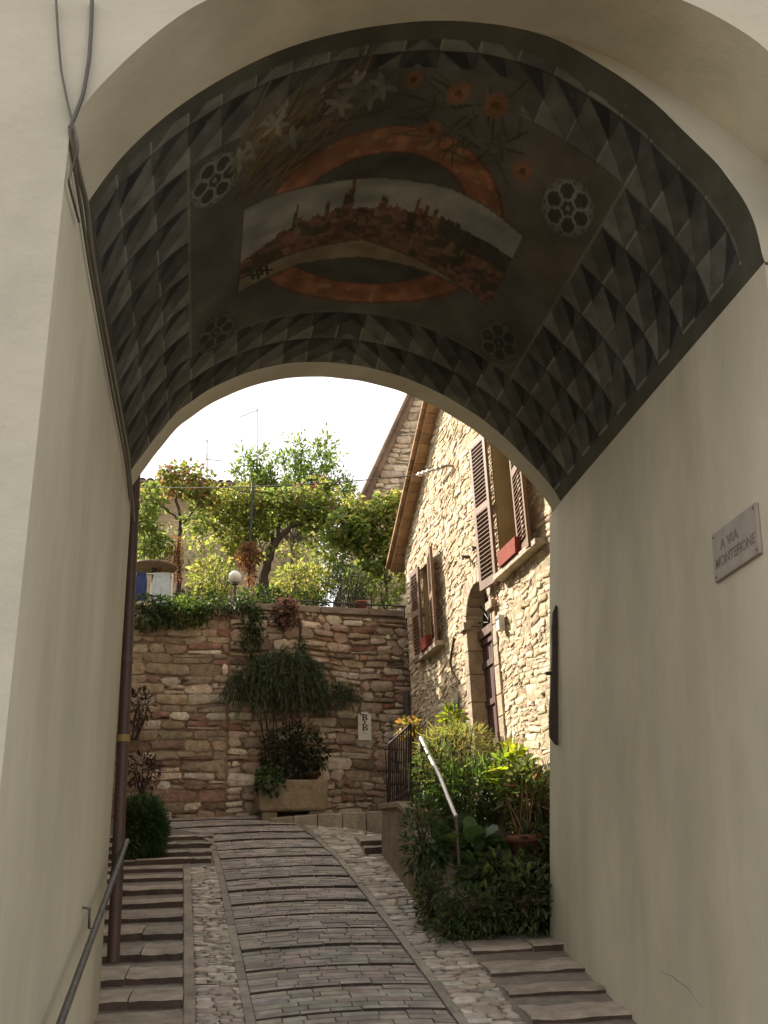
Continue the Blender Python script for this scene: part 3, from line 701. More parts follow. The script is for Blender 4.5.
def house():
    root=empty('stone_house',(fac_x(11),11,2.6),'rubble stone house with brown louvred shutters, arched door and sloping tiled verge','house')
    UW=(9.24,9.90,4.90,6.66); LW=(12.40,12.84,4.74,6.0); DR=(10.30,11.12,2.70,4.68); DCY=10.71; DRR=.41
    def holes(z):
        h=[]
        if UW[2]<z<UW[3]: h.append((UW[0]-.04,UW[1]+.04))
        if LW[2]<z<LW[3]: h.append((LW[0]-.05,LW[1]+.05))
        if z<DR[3]: h.append((DR[0]-.15,DR[1]+.15))
        elif z<DR[3]+DRR+.17: w=math.sqrt(max(0,(DRR+.17)**2-(z-DR[3])**2)); h.append((DCY-w,DCY+w))
        return h
    def spans(zlo,zhi,Ya,Yb,useRake=True):
        def f(v):
            z=v; a,b=Ya,Yb
            if useRake: b=min(b,13.73); 
            if useRake and z>rake(13.73): b=min(b,RK0[0]+(z-RK0[1])*(RK1[0]-RK0[0])/(RK1[1]-RK0[1]))
            out=[(a,b)]
            for (p,q) in holes(z):
                nw=[]
                for (s,t) in out:
                    if q<=s or p>=t: nw.append((s,t))
                    else:
                        if p>s+.03: nw.append((s,p))
                        if q<t-.03: nw.append((q,t))
                out=nw
            return [((s-8.3)*FS,(t-8.3)*FS) for s,t in out]
        return f
    O=(3.1,8.3,0)
    stones=MB()
    pal=pal_list([(.60,.49,.34,5),(.66,.56,.41,3),(.53,.41,.275,3),(.48,.34,.23,.8)],.09)
    rubble(stones,O,FD,(0,0,1),FN_,4.0,9.3,spans(0,0,9.0,13.73),(.045,.095),(.07,.20),(.009,.024),pal,.34,.05,.02,.008,.35,31)
    rubble(stones,O,FD,(0,0,1),FN_,1.9,4.0,lambda v:[s for s in spans(0,0,10.0,13.73)(v)],(.045,.095),(.07,.20),(.009,.023),pal,.34,.045,.02,.008,.35,33)
    # brick-and-stone patch right of the door
    palb=pal_list([(.60,.49,.345,4),(.66,.56,.41,3),(.54,.41,.28,2),(.45,.31,.21,.7)],.09)
    rubble(stones,O,FD,(0,0,1),FN_,1.5,4.0,spans(0,0,8.34,10.0),(.045,.075),(.09,.22),(.009,.022),palb,.32,.04,.018,.008,.15,34)
    rubble(stones,O,FD,(0,0,1),FN_,4.0,8.0,spans(0,0,8.34,9.0),(.06,.09),(.14,.28),(.008,.028),palb,.28,.03,.014,.009,.05,35)
    # mortar bed as the wall proper, with openings
    wl=MB(); mc=(.56,.455,.315)
    zs=[0,]+sorted({UW[2],UW[3],LW[2],LW[3],DR[3],6.35,7.0,9.0}|{DR[3]+DRR*math.sin(k*math.pi/16) for k in range(9)}); zs=[1.2]+[z for z in zs if z>1.2]
    for za,zb in zip(zs[:-1],zs[1:]):
        zm=(za+zb)/2; a,b=8.3,13.73
        hs=[]
        if UW[2]<=zm<UW[3]: hs.append((UW[0],UW[1],UW[0],UW[1]))
        if LW[2]<=zm<LW[3]: hs.append((LW[0],LW[1],LW[0],LW[1]))
        if DR[2]<zm<DR[3]: hs.append((DR[0],DR[1],DR[0],DR[1]))
        elif DR[3]<=zm<DR[3]+DRR:
            w0=math.sqrt(max(0,DRR**2-(za-DR[3])**2)); w1=math.sqrt(max(0,DRR**2-(zb-DR[3])**2)); hs.append((DCY-w0,DCY+w0,DCY-w1,DCY+w1))
        hs.sort(); c0=c1=a
        e0=b if za<rake(13.73) else min(b,RK0[0]+(za-RK0[1])*(RK1[0]-RK0[0])/(RK1[1]-RK0[1]))
        e1=b if zb<rake(13.73) else min(b,RK0[0]+(zb-RK0[1])*(RK1[0]-RK0[0])/(RK1[1]-RK0[1]))
        for h in hs:
            wl.quad(fp(c0,za,.011),fp(c1,zb,.011),fp(h[2],zb,.011),fp(h[0],za,.011),mc); c0,c1=h[1],h[3]
        wl.quad(fp(c0,za,.011),fp(c1,zb,.011),fp(e1,zb,.011),fp(e0,za,.011),mc)
    # far side of the house
    wl.quad(fp(13.73,1.2),fp(13.73,6.3),fp(13.73,6.3)+np.array((4,.4,0)),fp(13.73,1.2)+np.array((4,.4,0)),mc)
    wm=part('wall',wl,M['mortar'],root)
    part('stonework',stones,M['lime'],root)
    part('corner_stones',(lambda m:(rubble(m,fp(13.73,0),np.array((1,.1,0))/1.005,(0,0,1),np.array((-.1,1,0))/1.005,1.6,6.3,lambda v:[(0,3.0)],(.09,.2),(.18,.45),(.008,.03),pal,.25,.03,.014,.015,.2,36),m)[1])(MB()),M['stone'],root)
    # --- verge of the roof
    rf=MB(); N=30
    dY,dz=RK1[0]-RK0[0],RK1[1]-RK0[1]; Ls=math.hypot(dY,dz); ny,nz=-dz/Ls,dY/Ls
    if nz<0: ny,nz=-ny,-nz
    def rp(t,h,off): 
        Y=RK0[0]+dY*t; z=RK0[1]+dz*t; Y2=Y+ny*h
        return fp(Y2,z+nz*h,off)
    tan=(.34,.21,.12)
    for k in range(N):                                     # brick soffit under the verge
        a,b=k/N+.0008,(k+1)/N-.0008; q=rnd.uniform(.8,1.15); c=tuple(x*q for x in tan)
        vs=[rp(a,0,-.05),rp(b,0,-.05),rp(b,0,.17),rp(a,0,.17),rp(a,.07,-.05),rp(b,.07,-.05),rp(b,.07,.17),rp(a,.07,.17)]
        rf.add(vs,[(0,3,2,1),(4,5,6,7),(0,1,5,4),(1,2,6,5),(2,3,7,6),(3,0,4,7)],c)
        vs=[rp(a,.07,-.05),rp(b,.07,-.05),rp(b,.07,.23),rp(a,.07,.23),rp(a,.115,-.05),rp(b,.115,-.05),rp(b,.115,.23),rp(a,.115,.23)]
        rf.add(vs,[(0,3,2,1),(4,5,6,7),(0,1,5,4),(1,2,6,5),(2,3,7,6),(3,0,4,7)],tuple(x*q*.9 for x in tan))
    tl=MB()
    for row in range(7):                                   # curved roof tiles running back from the verge
        for k in range(13):
            a=k/13-.02; b=(k+1)/13+.02; off=.23-.19*row; q=rnd.uniform(.75,1.2)
            pts=[]; 
            for t,hh in ((a,.155),(b,.125)):
                for j in range(7):
                    th=math.pi*j/6; pts.append(rp(t,hh+.075*math.sin(th)-.01,off-.09+.09*math.cos(th)))
            tl.add(pts,[(j,j+1,8+j,7+j) for j in range(6)],(.30*q,.17*q,.10*q),True)
    tl.prism([rp(0,.118,.2),rp(1,.118,.2),rp(1,.118,-4),rp(0,.118,-4)],FN_*.0+np.array((0,ny*.02,nz*.02)),(.2,.12,.08))
    roof=part('roof',rf,M['terra'],root); part('roof_tiles',tl,M['tile'],roof)
    # --- upper window
    def window(Ya,Yb,za,zb,name,leaves,sillY,depth=.30):
        w=MB(); tanc=(.62,.47,.30)
        fbox(w,Yb-.0,Yb+.001,za,zb,-depth,.004,tanc); fbox(w,Ya-.001,Ya,za,zb,-depth,.004,tanc); fbox(w,Ya,Yb,zb,zb+.002,-depth,.004,tanc)
        wr=part(name,w,M['plaster'],root)
        fr=MB()
        for (a,b,c,d) in ((Ya,Ya+.06,za,zb),(Yb-.06,Yb,za,zb),(Ya+.06,Yb-.06,za,za+.07),(Ya+.06,Yb-.06,zb-.06,zb),((Ya+Yb)/2-.035,(Ya+Yb)/2+.035,za+.07,zb-.06),(Ya+.06,(Ya+Yb)/2-.035,(za+zb)/2+.2,(za+zb)/2+.235),((Ya+Yb)/2+.035,Yb-.06,(za+zb)/2+.2,(za+zb)/2+.235)): fbox(fr,a,b,c,d,-depth+.001,-depth+.055,BROWN)
        part('window_frame',fr,M['wood'],wr)
        gl=MB(); gl.quad(fp(Ya,za,-depth+.02),fp(Yb,za,-depth+.02),fp(Yb,zb,-depth+.02),fp(Ya,zb,-depth+.02),(.02,.022,.025)); part('pane',gl,M['glass'],wr)
        s=MB(); fbox(s,sillY[0],sillY[1],za-.065,za-.002,-.1,.135,(.42,.33,.23)); part('sill',s,M['pave'],wr,bevel=.008)
        for (hy,w_,ang,z0,h_) in leaves:
            o=fp(hy,z0,.065); d=FD*math.cos(ang)*(1 if w_>0 else -1)+FN_*math.sin(ang)
            X=Vector(d); Z=Vector((0,0,1)); Y=Z.cross(X)
            m=Matrix(((X.x,Y.x,0,o[0]),(X.y,Y.y,0,o[1]),(0,0,1,o[2]),(0,0,0,1)))
            sb=MB(); shutter(sb,abs(w_),h_,m); part('shutter',sb,M['wood'],wr)
        return wr
    window(*UW,'window',[(9.91,.40,R_(7),4.86,1.83),(9.23,-.46,R_(9),4.86,1.83)],(8.66,9.86))
    window(*LW,'window',[(12.85,.34,R_(5),4.70,1.33),(12.39,-.38,R_(10),4.70,1.33)],(12.0,12.80),.22)
    # --- door
    dr=MB(); c=(.105,.06,.052)
    dd=.15
    nb=6
    for k in range(nb):
        a=DR[0]+(DR[1]-DR[0])*k/nb+.004; b=DR[0]+(DR[1]-DR[0])*(k+1)/nb-.004; q=rnd.uniform(.85,1.15)
        fbox(dr,a,b,2.72,4.50,-dd-.04,-dd,tuple(x*q for x in c))
    for z in (2.80,3.25,3.7,4.15,4.42): fbox(dr,DR[0]+.01,DR[1]-.01,z,z+.07,-dd-.0,-dd+.022,c)
    fbox(dr,DR[0],DR[1],4.50,4.60,-dd-.05,-dd+.05,(.16,.10,.075))
    door=part('door',dr,M['oldwood'],root)
    hd=MB(); hd.tube([fp(10.42,3.62,-dd+.02),fp(10.42,3.62,-dd+.075),fp(10.42,3.72,-dd+.085),fp(10.42,3.78,-dd+.03)],.011,8,(.12,.1,.07)); part('handle',hd,M['iron'],door)
    fan=MB(); fan.add([fp(DCY+DRR*math.cos(t),DR[3]-.08+DRR*math.sin(t),-dd-.02) for t in np.linspace(0,math.pi,15)],[tuple(range(15))],(.012,.012,.012)); part('fanlight',fan,M['glass'],door)
    gr=MB()
    for t in np.linspace(.25,math.pi-.25,6): gr.tube([fp(DCY+.06*math.cos(t),4.62+.06*math.sin(t),-dd+.03),fp(DCY+DRR*.97*math.cos(t),4.62+DRR*.97*math.sin(t),-dd+.03)],.009,6,(.03,.025,.02))
    gr.tube([fp(DCY+.24*math.cos(t),4.62+.24*math.sin(t),-dd+.03) for t in np.linspace(.05,math.pi-.05,12)],.008,6,(.03,.025,.02))
    part('iron_grille',gr,M['iron'],door)
    ds=MB(); tanc=(.42,.31,.20)                              # dressed stone surround, with reveals
    for (Ya,Yb) in ((DR[0]-.145,DR[0]),(DR[1],DR[1]+.145)):
        z=2.5
        while z<DR[3]-.02:
            h=min(rnd.uniform(.22,.42),DR[3]-z); 
            if DR[3]-z-h<.1: h=DR[3]-z
            q=rnd.uniform(.88,1.12); fbox(ds,Ya,Yb,z+.004,z+h-.004,-dd-.05,.035,tuple(x*q for x in tanc)); z+=h
    nv=11
    for k in range(nv):
        t0=math.pi*k/nv+.008; t1=math.pi*(k+1)/nv-.008; q=rnd.uniform(.88,1.12)
        P4=[(DCY+r*math.cos(t),DR[3]+r*math.sin(t)) for r,t in ((DRR,t0),(DRR,t1),(DRR+.15,t1),(DRR+.15,t0))]
        ds.prism([fp(a,b,-dd-.05) for a,b in P4][::-1],FN_*(dd+.085),tuple(x*q for x in tanc))
    for Yc in (DR[0]-.07,DR[1]+.07): fbox(ds,Yc-.10,Yc+.10,DR[3]-.05,DR[3]+.045,-.02,.075,tuple(x*.9 for x in tanc))
    part('door_surround',ds,M['pave'],root,bevel=.008)
    th=MB(); fbox(th,DR[0]-.12,DR[1]+.12,2.62,2.72,-dd,.12,(.3,.24,.17)); part('threshold',th,M['pave'],root)
    # --- small fixtures on the wall
    dpipe=MB(); p0=np.array((fac_x(13.72)-.06,13.80,2.75)); dpipe.tube([p0,p0+np.array((0,0,1.7))],.055,10,(.06,.05,.045)); part('drainpipe',dpipe,M['paint'],root)
    cb=MB(); cb.tube([at_fac(p,.03) for p in ((454,638),(452,650),(450,662),(453,674),(459,683))],.016,8,(.09,.055,.035)); part('cable',cb,M['paint'],root)
    cb=MB(); cb.tube([at_fac(p,.03) for p in ((457,692),(457,706),(458,722))],.014,8,(.62,.6,.55)); cb.tube([at_fac(p,.03) for p in ((457,703),(457,708))],.035,8,(.12,.12,.12)); part('conduit',cb,M['paint'],root)
    cb=MB(); cb.tube([at_fac(p,.03) for p in ((491,592),(493,640),(496,700),(500,750))],.013,8,(.16,.10,.07)); part('conduit',cb,M['paint'],root)
    hk=MB()
    for p,d in (((470,557),.11),((478,548),.08),((467,628),.06)):
        hk=MB(); a=at_fac(p,0); hk.tube([a-FN_*.05,a+FN_*d],.02,8,(.07,.05,.04)); hk.tube([a+FN_*d,a+FN_*d+np.array((0,-.06,-.05))],.016,8,(.07,.05,.04)); part('iron_hook',hk,M['iron'],root)
    # insulated wire bracket
    br=MB(); a=at_fac((454,466),0); e=at_fac((417,475),.25); br.tube([a-FN_*.03,a+FN_*.1,e],.017,8,(.30,.27,.22))
    for t in (.15,.3,.6,.75,.9):
        c0=(a+FN_*.1)*(1-t)+e*t; br.tube([c0-(e-a)*.015,c0+(e-a)*.015],.034,8,(.62,.58,.5))
    part('wire_bracket',br,M['iron'],root)
    return root,e
HOUSE,BRK=house()
def small_on_house():
    for (Ya,Yb,z,off,lab) in ((9.10,9.62,4.905,.09,'red flower box on the sill of the upper shuttered window'),(12.38,12.68,4.745,.09,'small red flower box on the sill of the lower shuttered window')):
        o=empty('flower_box',fp((Ya+Yb)/2,z,off),lab,'flower box','flower boxes on the window sills')
        b=MB(); h=.17; c=(.24,.055,.04)
        P=[(Ya,-.0),(Yb,-.0)]
        # tapered trough with rim and recessed soil
        def ring(e,zz,i=0): return [fp(Ya+e+i,zz,off-.07+i),fp(Yb-e-i,zz,off-.07+i),fp(Yb-e-i,zz,off+.07-i),fp(Ya+e+i,zz,off+.07-i)]
        r0,r1,r2,r3=ring(.02,z),ring(0,z+h),ring(0,z+h,.014),ring(.01,z+h-.05,.014)
        b.add(r0+r1+r2+r3,[(3,2,1,0)]+[(i+4*k,(i+1)%4+4*k,(i+1)%4+4*k+4,i+4*k+4) for k in range(3) for i in range(4)],c)
        part('trough',b,M['terra'],o); s=MB(); s.add(r3,[(0,1,2,3)],(.05,.035,.025)); part('earth',s,M['soil'],o)
    # letter box right of the door
    o=empty('letter_box',fp(9.93,4.42,.0),'small pale letter box on the stone wall under the upper window','letter box'); b=MB()
    fbox(b,9.88,9.98,4.30,4.47,.03,.10,(.55,.52,.46)); part('box_body',b,M['paint'],o,bevel=.006)
    s=MB(); fbox(s,9.89,9.97,4.42,4.435,.101,.104,(.05,.05,.05)); part('slot',s,M['paint'],o)
small_on_house()

# second house behind, higher up
def house2():
    root=empty('stone_house',(3.3,17.5,5.7),'taller stone house behind the garden, only its sloping roof edge and gable showing','house')
    Yh=17.2
    a=at_y((366,505),Yh); b=at_y((418,392),Yh)
    a=a+(a-b)*.3; b2=b+(b-a)*.5
    def lx(z): return a[0]+(b[0]-a[0])*(z-a[2])/(b[2]-a[2])
    bk=MB(); mc=(.40,.32,.23)
    bk.add([(a[0]+.12,Yh,5.6),(a[0]-.0,Yh,a[2]),(b2[0]-.0,Yh,b2[2]),(8,Yh,b2[2]),(8,Yh,5.6)],[(0,1,2,3,4)],mc)
    bk.quad((a[0]+.12,Yh,5.6),(a[0]+.12,Yh+6,5.6),(a[0]+.12,Yh+6,a[2]),(a[0]+.12,Yh,a[2]),mc)
    part('wall',bk,M['mortar'],root)
    st=MB(); pal=pal_list([(.60,.50,.36,5),(.66,.57,.42,3),(.53,.42,.29,3)],.08)
    rubble(st,(0,Yh,0),(1,0,0),(0,0,1),(0,-1,0),5.7,b2[2],lambda v:[(max(lx(v),a[0])+.0,4.6)],(.09,.18),(.14,.36),(.01,.04),pal,.3,.03,.02,.018,.2,51)
    part('stonework',st,M['stone'],root)
    rf=MB(); n=24
    for k in range(n):
        p=a+(b2-a)*k/n; q=a+(b2-a)*(k+1)/n; s=rnd.uniform(.8,1.15); d=np.array((-.10,0,.045))
        rf.add([p+np.array((0,-.16,0)),q+np.array((0,-.16,0)),q+np.array((.0,.6,0)),p+np.array((0,.6,0)),p+d+np.array((0,-.16,0)),q+d+np.array((0,-.16,0)),q+d+np.array((0,.6,0)),p+d+np.array((0,.6,0))],
            [(0,3,2,1),(4,5,6,7),(0,1,5,4),(1,2,6,5),(2,3,7,6),(3,0,4,7)],(.20*s,.135*s,.09*s))
        th=.075
        pts=[]
        for c,t in ((p+d,0),(q+d,1)):
            for j in range(7):
                w=math.pi*j/6; pts.append(c+np.array((-.55*math.sin(w)*th*1.6,-.13+.08*math.cos(w),.35*math.sin(w)*th*1.6)))
        rf.add(pts,[(j,j+1,8+j,7+j) for j in range(6)],(.17*s,.115*s,.08*s),True)
    part('roof_edge',rf,M['tile'],root)
    # unseen house past the passage at left, sized and placed to shade the street
    r2=empty('shading_house',(-3.2,9.5,1.2),'unseen tall plain plastered house at the left, sized to shade the stepped street','house')
    w=MB(); x1=-1.58; h=10.6
    w.quad((x1,7.3,.4),(x1,12.95,.4),(x1,12.95,h),(x1,7.3,h)); w.quad((x1,12.95,.4),(-7,13.5,.4),(-7,13.5,h),(x1,12.95,h)); w.quad((-7,7.1,.4),(-7,13.5,.4),(-7,13.5,h),(-7,7.1,h))
    w.quad((x1,7.3,.4),(x1,7.3,h),(-7,7.2,h),(-7,7.2,.4))
    part('wall',w,M['plaster'],r2)
    rr=MB(); rr.prism([(x1+.12,7.25,h),(x1+.12,13.05,h),(-4.3,13.05,h+1.0),(-4.3,7.25,h+1.0)],(0,0,.12),(.25,.15,.1)); rr.prism([(-4.3,7.25,h+1.0),(-4.3,13.05,h+1.0),(-7.2,13.5,h),(-7.2,7.1,h)],(0,0,.12),(.25,.15,.1)); part('roof',rr,M['tile'],r2)
house2()

# =================================================================== GARDEN WALL
GD=np.array((1,GM,0)); GD/=np.linalg.norm(GD); GN=np.array((GM,-1,0)); GN/=np.linalg.norm(GN)
def gp(X,z,off=0): return np.array((X,gw_y(X),z))+GN*off
GTOP=5.72
def garden_wall():
    root=empty('garden_wall',(.7,gw_y(.7),2.8),'tall retaining wall of brown rubble stone across the top of the street','wall')
    bk=MB(); bk.quad(gp(-7,2.2,.007),gp(4.2,2.2,.007),gp(4.2,GTOP,.007),gp(-7,GTOP,.007),(.29,.21,.15)); part('mortar_bed',bk,M['mortar'],root)
    st=MB(); gs=math.sqrt(1+GM**2); O=gp(0,0)
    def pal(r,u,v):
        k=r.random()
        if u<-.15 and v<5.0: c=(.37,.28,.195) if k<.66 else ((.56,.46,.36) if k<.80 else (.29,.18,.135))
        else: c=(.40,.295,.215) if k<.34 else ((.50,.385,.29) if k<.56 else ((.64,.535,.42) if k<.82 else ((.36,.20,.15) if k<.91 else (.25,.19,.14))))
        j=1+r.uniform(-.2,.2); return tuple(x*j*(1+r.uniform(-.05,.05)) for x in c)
    rubble(st,O,GD,(0,0,1),GN,2.55,GTOP-.02,lambda v:[(-.02,2.7*gs)],(.08,.19),(.10,.34),(.014,.055),pal,.30,.035,.02,.016,.4,61)
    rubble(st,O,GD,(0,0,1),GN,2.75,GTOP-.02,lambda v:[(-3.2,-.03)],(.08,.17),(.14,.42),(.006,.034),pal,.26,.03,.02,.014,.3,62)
    part('stonework',st,M['stone'],root)
    cp=MB(); x=.05
    while x<2.64:
        w=min(rnd.uniform(.4,.8),2.64-x); q=rnd.uniform(.85,1.1)
        cp.prism([gp(x,GTOP,.06),gp(x+w-.006,GTOP,.06),gp(x+w-.006,GTOP,-.4),gp(x,GTOP,-.4)],(0,0,.10),(.26*q,.19*q,.14*q)); x+=w
    part('coping',cp,M['pave'],root,bevel=.012)
    # plastered base at the left
    tag_=MB(); 
    gd=MB(); gd.quad(gp(-60,5.58),gp(60,5.58),(60,90,5.58),(-60,90,5.58),(.07,.06,.03)); tag(gd.build('garden_ground',M['soil']),kind='structure')
    # sign
    s=empty('guesthouse_sign',gp(1.93,3.9,.05),'white upright plaque lettered B & B on the rubble garden wall','sign')
    S=at_gw((364,726),.06); zc=S[2]; xc=S[0]; w,h=.098,.205
    pl=MB(); pts=[(-w,-h),(w,-h),(w,h-.035),(w*.62,h-.035),(w*.5,h),(-w*.5,h),(-w*.62,h-.035),(-w,h-.035)]
    base=[gp(xc+a,zc+b,.045) for a,b in pts]; pl.prism(base,GN*.02,(.66,.63,.55)); part('plaque',pl,M['paint'],s)
    return S
GSIGN=garden_wall()
def text(name,body,size,M4,m,parent,extrude=.001,offset=0.):
    cu=bpy.data.curves.new(name,'FONT'); cu.body=body; cu.size=size; cu.align_x='CENTER'; cu.align_y='CENTER'; cu.extrude=extrude; cu.offset=offset
    t=bpy.data.objects.new(name,cu); COL.objects.link(t); bpy.context.view_layer.update()
    me=bpy.data.meshes.new_from_object(t.evaluated_get(bpy.context.evaluated_depsgraph_get())); bpy.data.objects.remove(t)
    me.transform(M4); ca=me.color_attributes.new('Col','FLOAT_COLOR','CORNER'); ca.data.foreach_set('color',np.tile(np.array((*m[1],1.),np.float32),len(me.loops)))
    me.materials.clear(); me.materials.append(m[0]); o=bpy.data.objects.new(name,me); COL.objects.link(o)
    o.parent=parent; o.location=-Vector(parent.location); return o
def frame4(o,X,Y):
    X=Vector(X).normalized(); Y=Vector(Y).normalized(); Z=X.cross(Y); return Matrix(((X.x,Y.x,Z.x,o[0]),(X.y,Y.y,Z.y,o[1]),(X.z,Y.z,Z.z,o[2]),(0,0,0,1)))
def signs():
    s=bpy.data.objects['guesthouse_sign']; xc,zc=GSIGN[0],GSIGN[2]; blk=(M['paint'],(.012,.012,.012))
    def bm_(zz,hh):                                         # slab-serif capital B
        m=MB(); w=.052; 
        def b(x0,x1,z0,z1): m.prism([gp(xc+x0,zc+zz+z0,.066),gp(xc+x1,zc+zz+z0,.066),gp(xc+x1,zc+zz+z1,.066),gp(xc+x0,zc+zz+z1,.066)],GN*.002,(.012,.012,.012))
        def bowl(z0,z1,r):
            cz=(z0+z1)/2; R1=(z1-z0)/2; n=10; P=[]
            for k in range(n+1):
                t=-math.pi/2+math.pi*k/n; P.append((.006+math.cos(t)*r,cz+math.sin(t)*R1))
            I=[(.004+math.cos(-math.pi/2+math.pi*k/n)*(r-.021),cz+math.sin(-math.pi/2+math.pi*k/n)*(R1-.010)) for k in range(n+1)]
            for k in range(n): m.prism([gp(xc+q[0],zc+zz+q[1],.066) for q in (P[k],P[k+1],I[k+1],I[k])],GN*.002,(.012,.012,.012))
        b(-.030,-.008,-hh,hh); b(-.044,.008,hh-.010,hh); b(-.044,.008,-hh,-hh+.010); b(-.008,.008,-.005,.005); bowl(0,hh,.036); bowl(-hh,0.0,.042)
        return m
    part('letter',bm_(.125,.046),M['paint'],s); part('letter',bm_(-.022,.046),M['paint'],s)
    text('ampersand','&',.055,frame4(gp(xc,zc+.052,.067),GD,(0,0,1)),blk,s,offset=.0015)
    text('small_writing','11 a',.04,frame4(gp(xc,zc-.108,.067),GD,(0,0,1)),(M['paint'],(.1,.1,.1)),s)
    # street plate on the right wall
    C_=[at_rw(p) for p in ((715,537),(757,503),(763,552),(720,583))]; c=sum(C_)/4
    ax=Vector((0,-1,0)); up=Vector((RWK,0,1)).normalized(); nrm=Vector((-1,0,RWK)).normalized()
    r=empty('street_sign',c,'pale stone street name plate on the right passage wall','street sign')
    m=frame4(Vector(c)+nrm*.0,ax,up); w,h,t=.262,.148,.022
    pl=MB(); pl.box((-w,-h,.002),(w,h,t),(.31,.27,.23),m); part('plate',pl,M['marble'],r,bevel=.004)
    ink=(M['marble'],(.155,.135,.115)); 
    text('lettering','A VIA',.085,m@Matrix.Translation((-.055,.045,t+.001)),ink,r,offset=.001)
    text('lettering','MONTEFIONE',.088,m@Matrix.Translation((0,-.052,t+.001)),ink,r,offset=.001) if False else text('lettering','MONTEFIONE',.075,m@Matrix.Translation((0,-.05,t+.001))@Matrix.Diagonal((.98,1.15,1,1)),ink,r,offset=.001)
    for sx in (-1,1):
        for sy in (-1,1):
            sc=MB(); o=m@Vector((sx*(w-.025),sy*(h-.025),t)); sc.tube([o-nrm*.004,o+nrm*.005],.008,10,(.14,.11,.09)); part('screw',sc,M['iron'],r)
signs()
def iron_things():
    # dark iron bar standing off the right wall near its far corner
    Y=8.06; px=[(556,604),(561,612),(560,640),(558,690),(558,722),(561,746),(556,744),(550,736),(549.5,715),(551,690),(552.5,650),(552,628),(553,612)]
    P=[at_y(p,Y) for p in px]; c=sum(P)/len(P)
    o=empty('iron_door_stop',c,'long dark bent iron bar fixed upright near the end of the right passage wall','iron bar')
    b=MB(); b.prism(P,(0,.035,0),(.055,.038,.027)); part('bar',b,M['iron'],o,bevel=.006)
    g=MB(); q=at_y((552,673),Y); g.tube([q+np.array((.12,.0175,0)),q+np.array((-.05,.0175,0))],.016,8,(.03,.025,.02)); part('pin',g,M['iron'],o)
    # handrail on the left wall
    X=-.70; a=at_x((58,1030),X); b_=at_x((127,841),X); m=at_x((83,950),X)
    o=empty('handrail',m,'thin grey metal handrail fixed along the left passage wall','handrail')
    r=MB(); d=(b_-a); a2=a-d*.9; r.tube([a2+(b_-a2)*k/8 for k in range(9)],.019,10,(.085,.08,.072)); part('rail',r,M['iron'],o)
    for t in (.15,.72,):
        q=a2+(b_-a2)*t; k=MB(); k.tube([q,q+np.array((-.02,0,-.06)),q+np.array((-.05,0,-.05)),q+np.array((-.05,-.03,.05)),q+np.array((-.10,-.03,.06))],.008,8,(.09,.085,.075)); part('bracket',k,M['iron'],o)
iron_things()

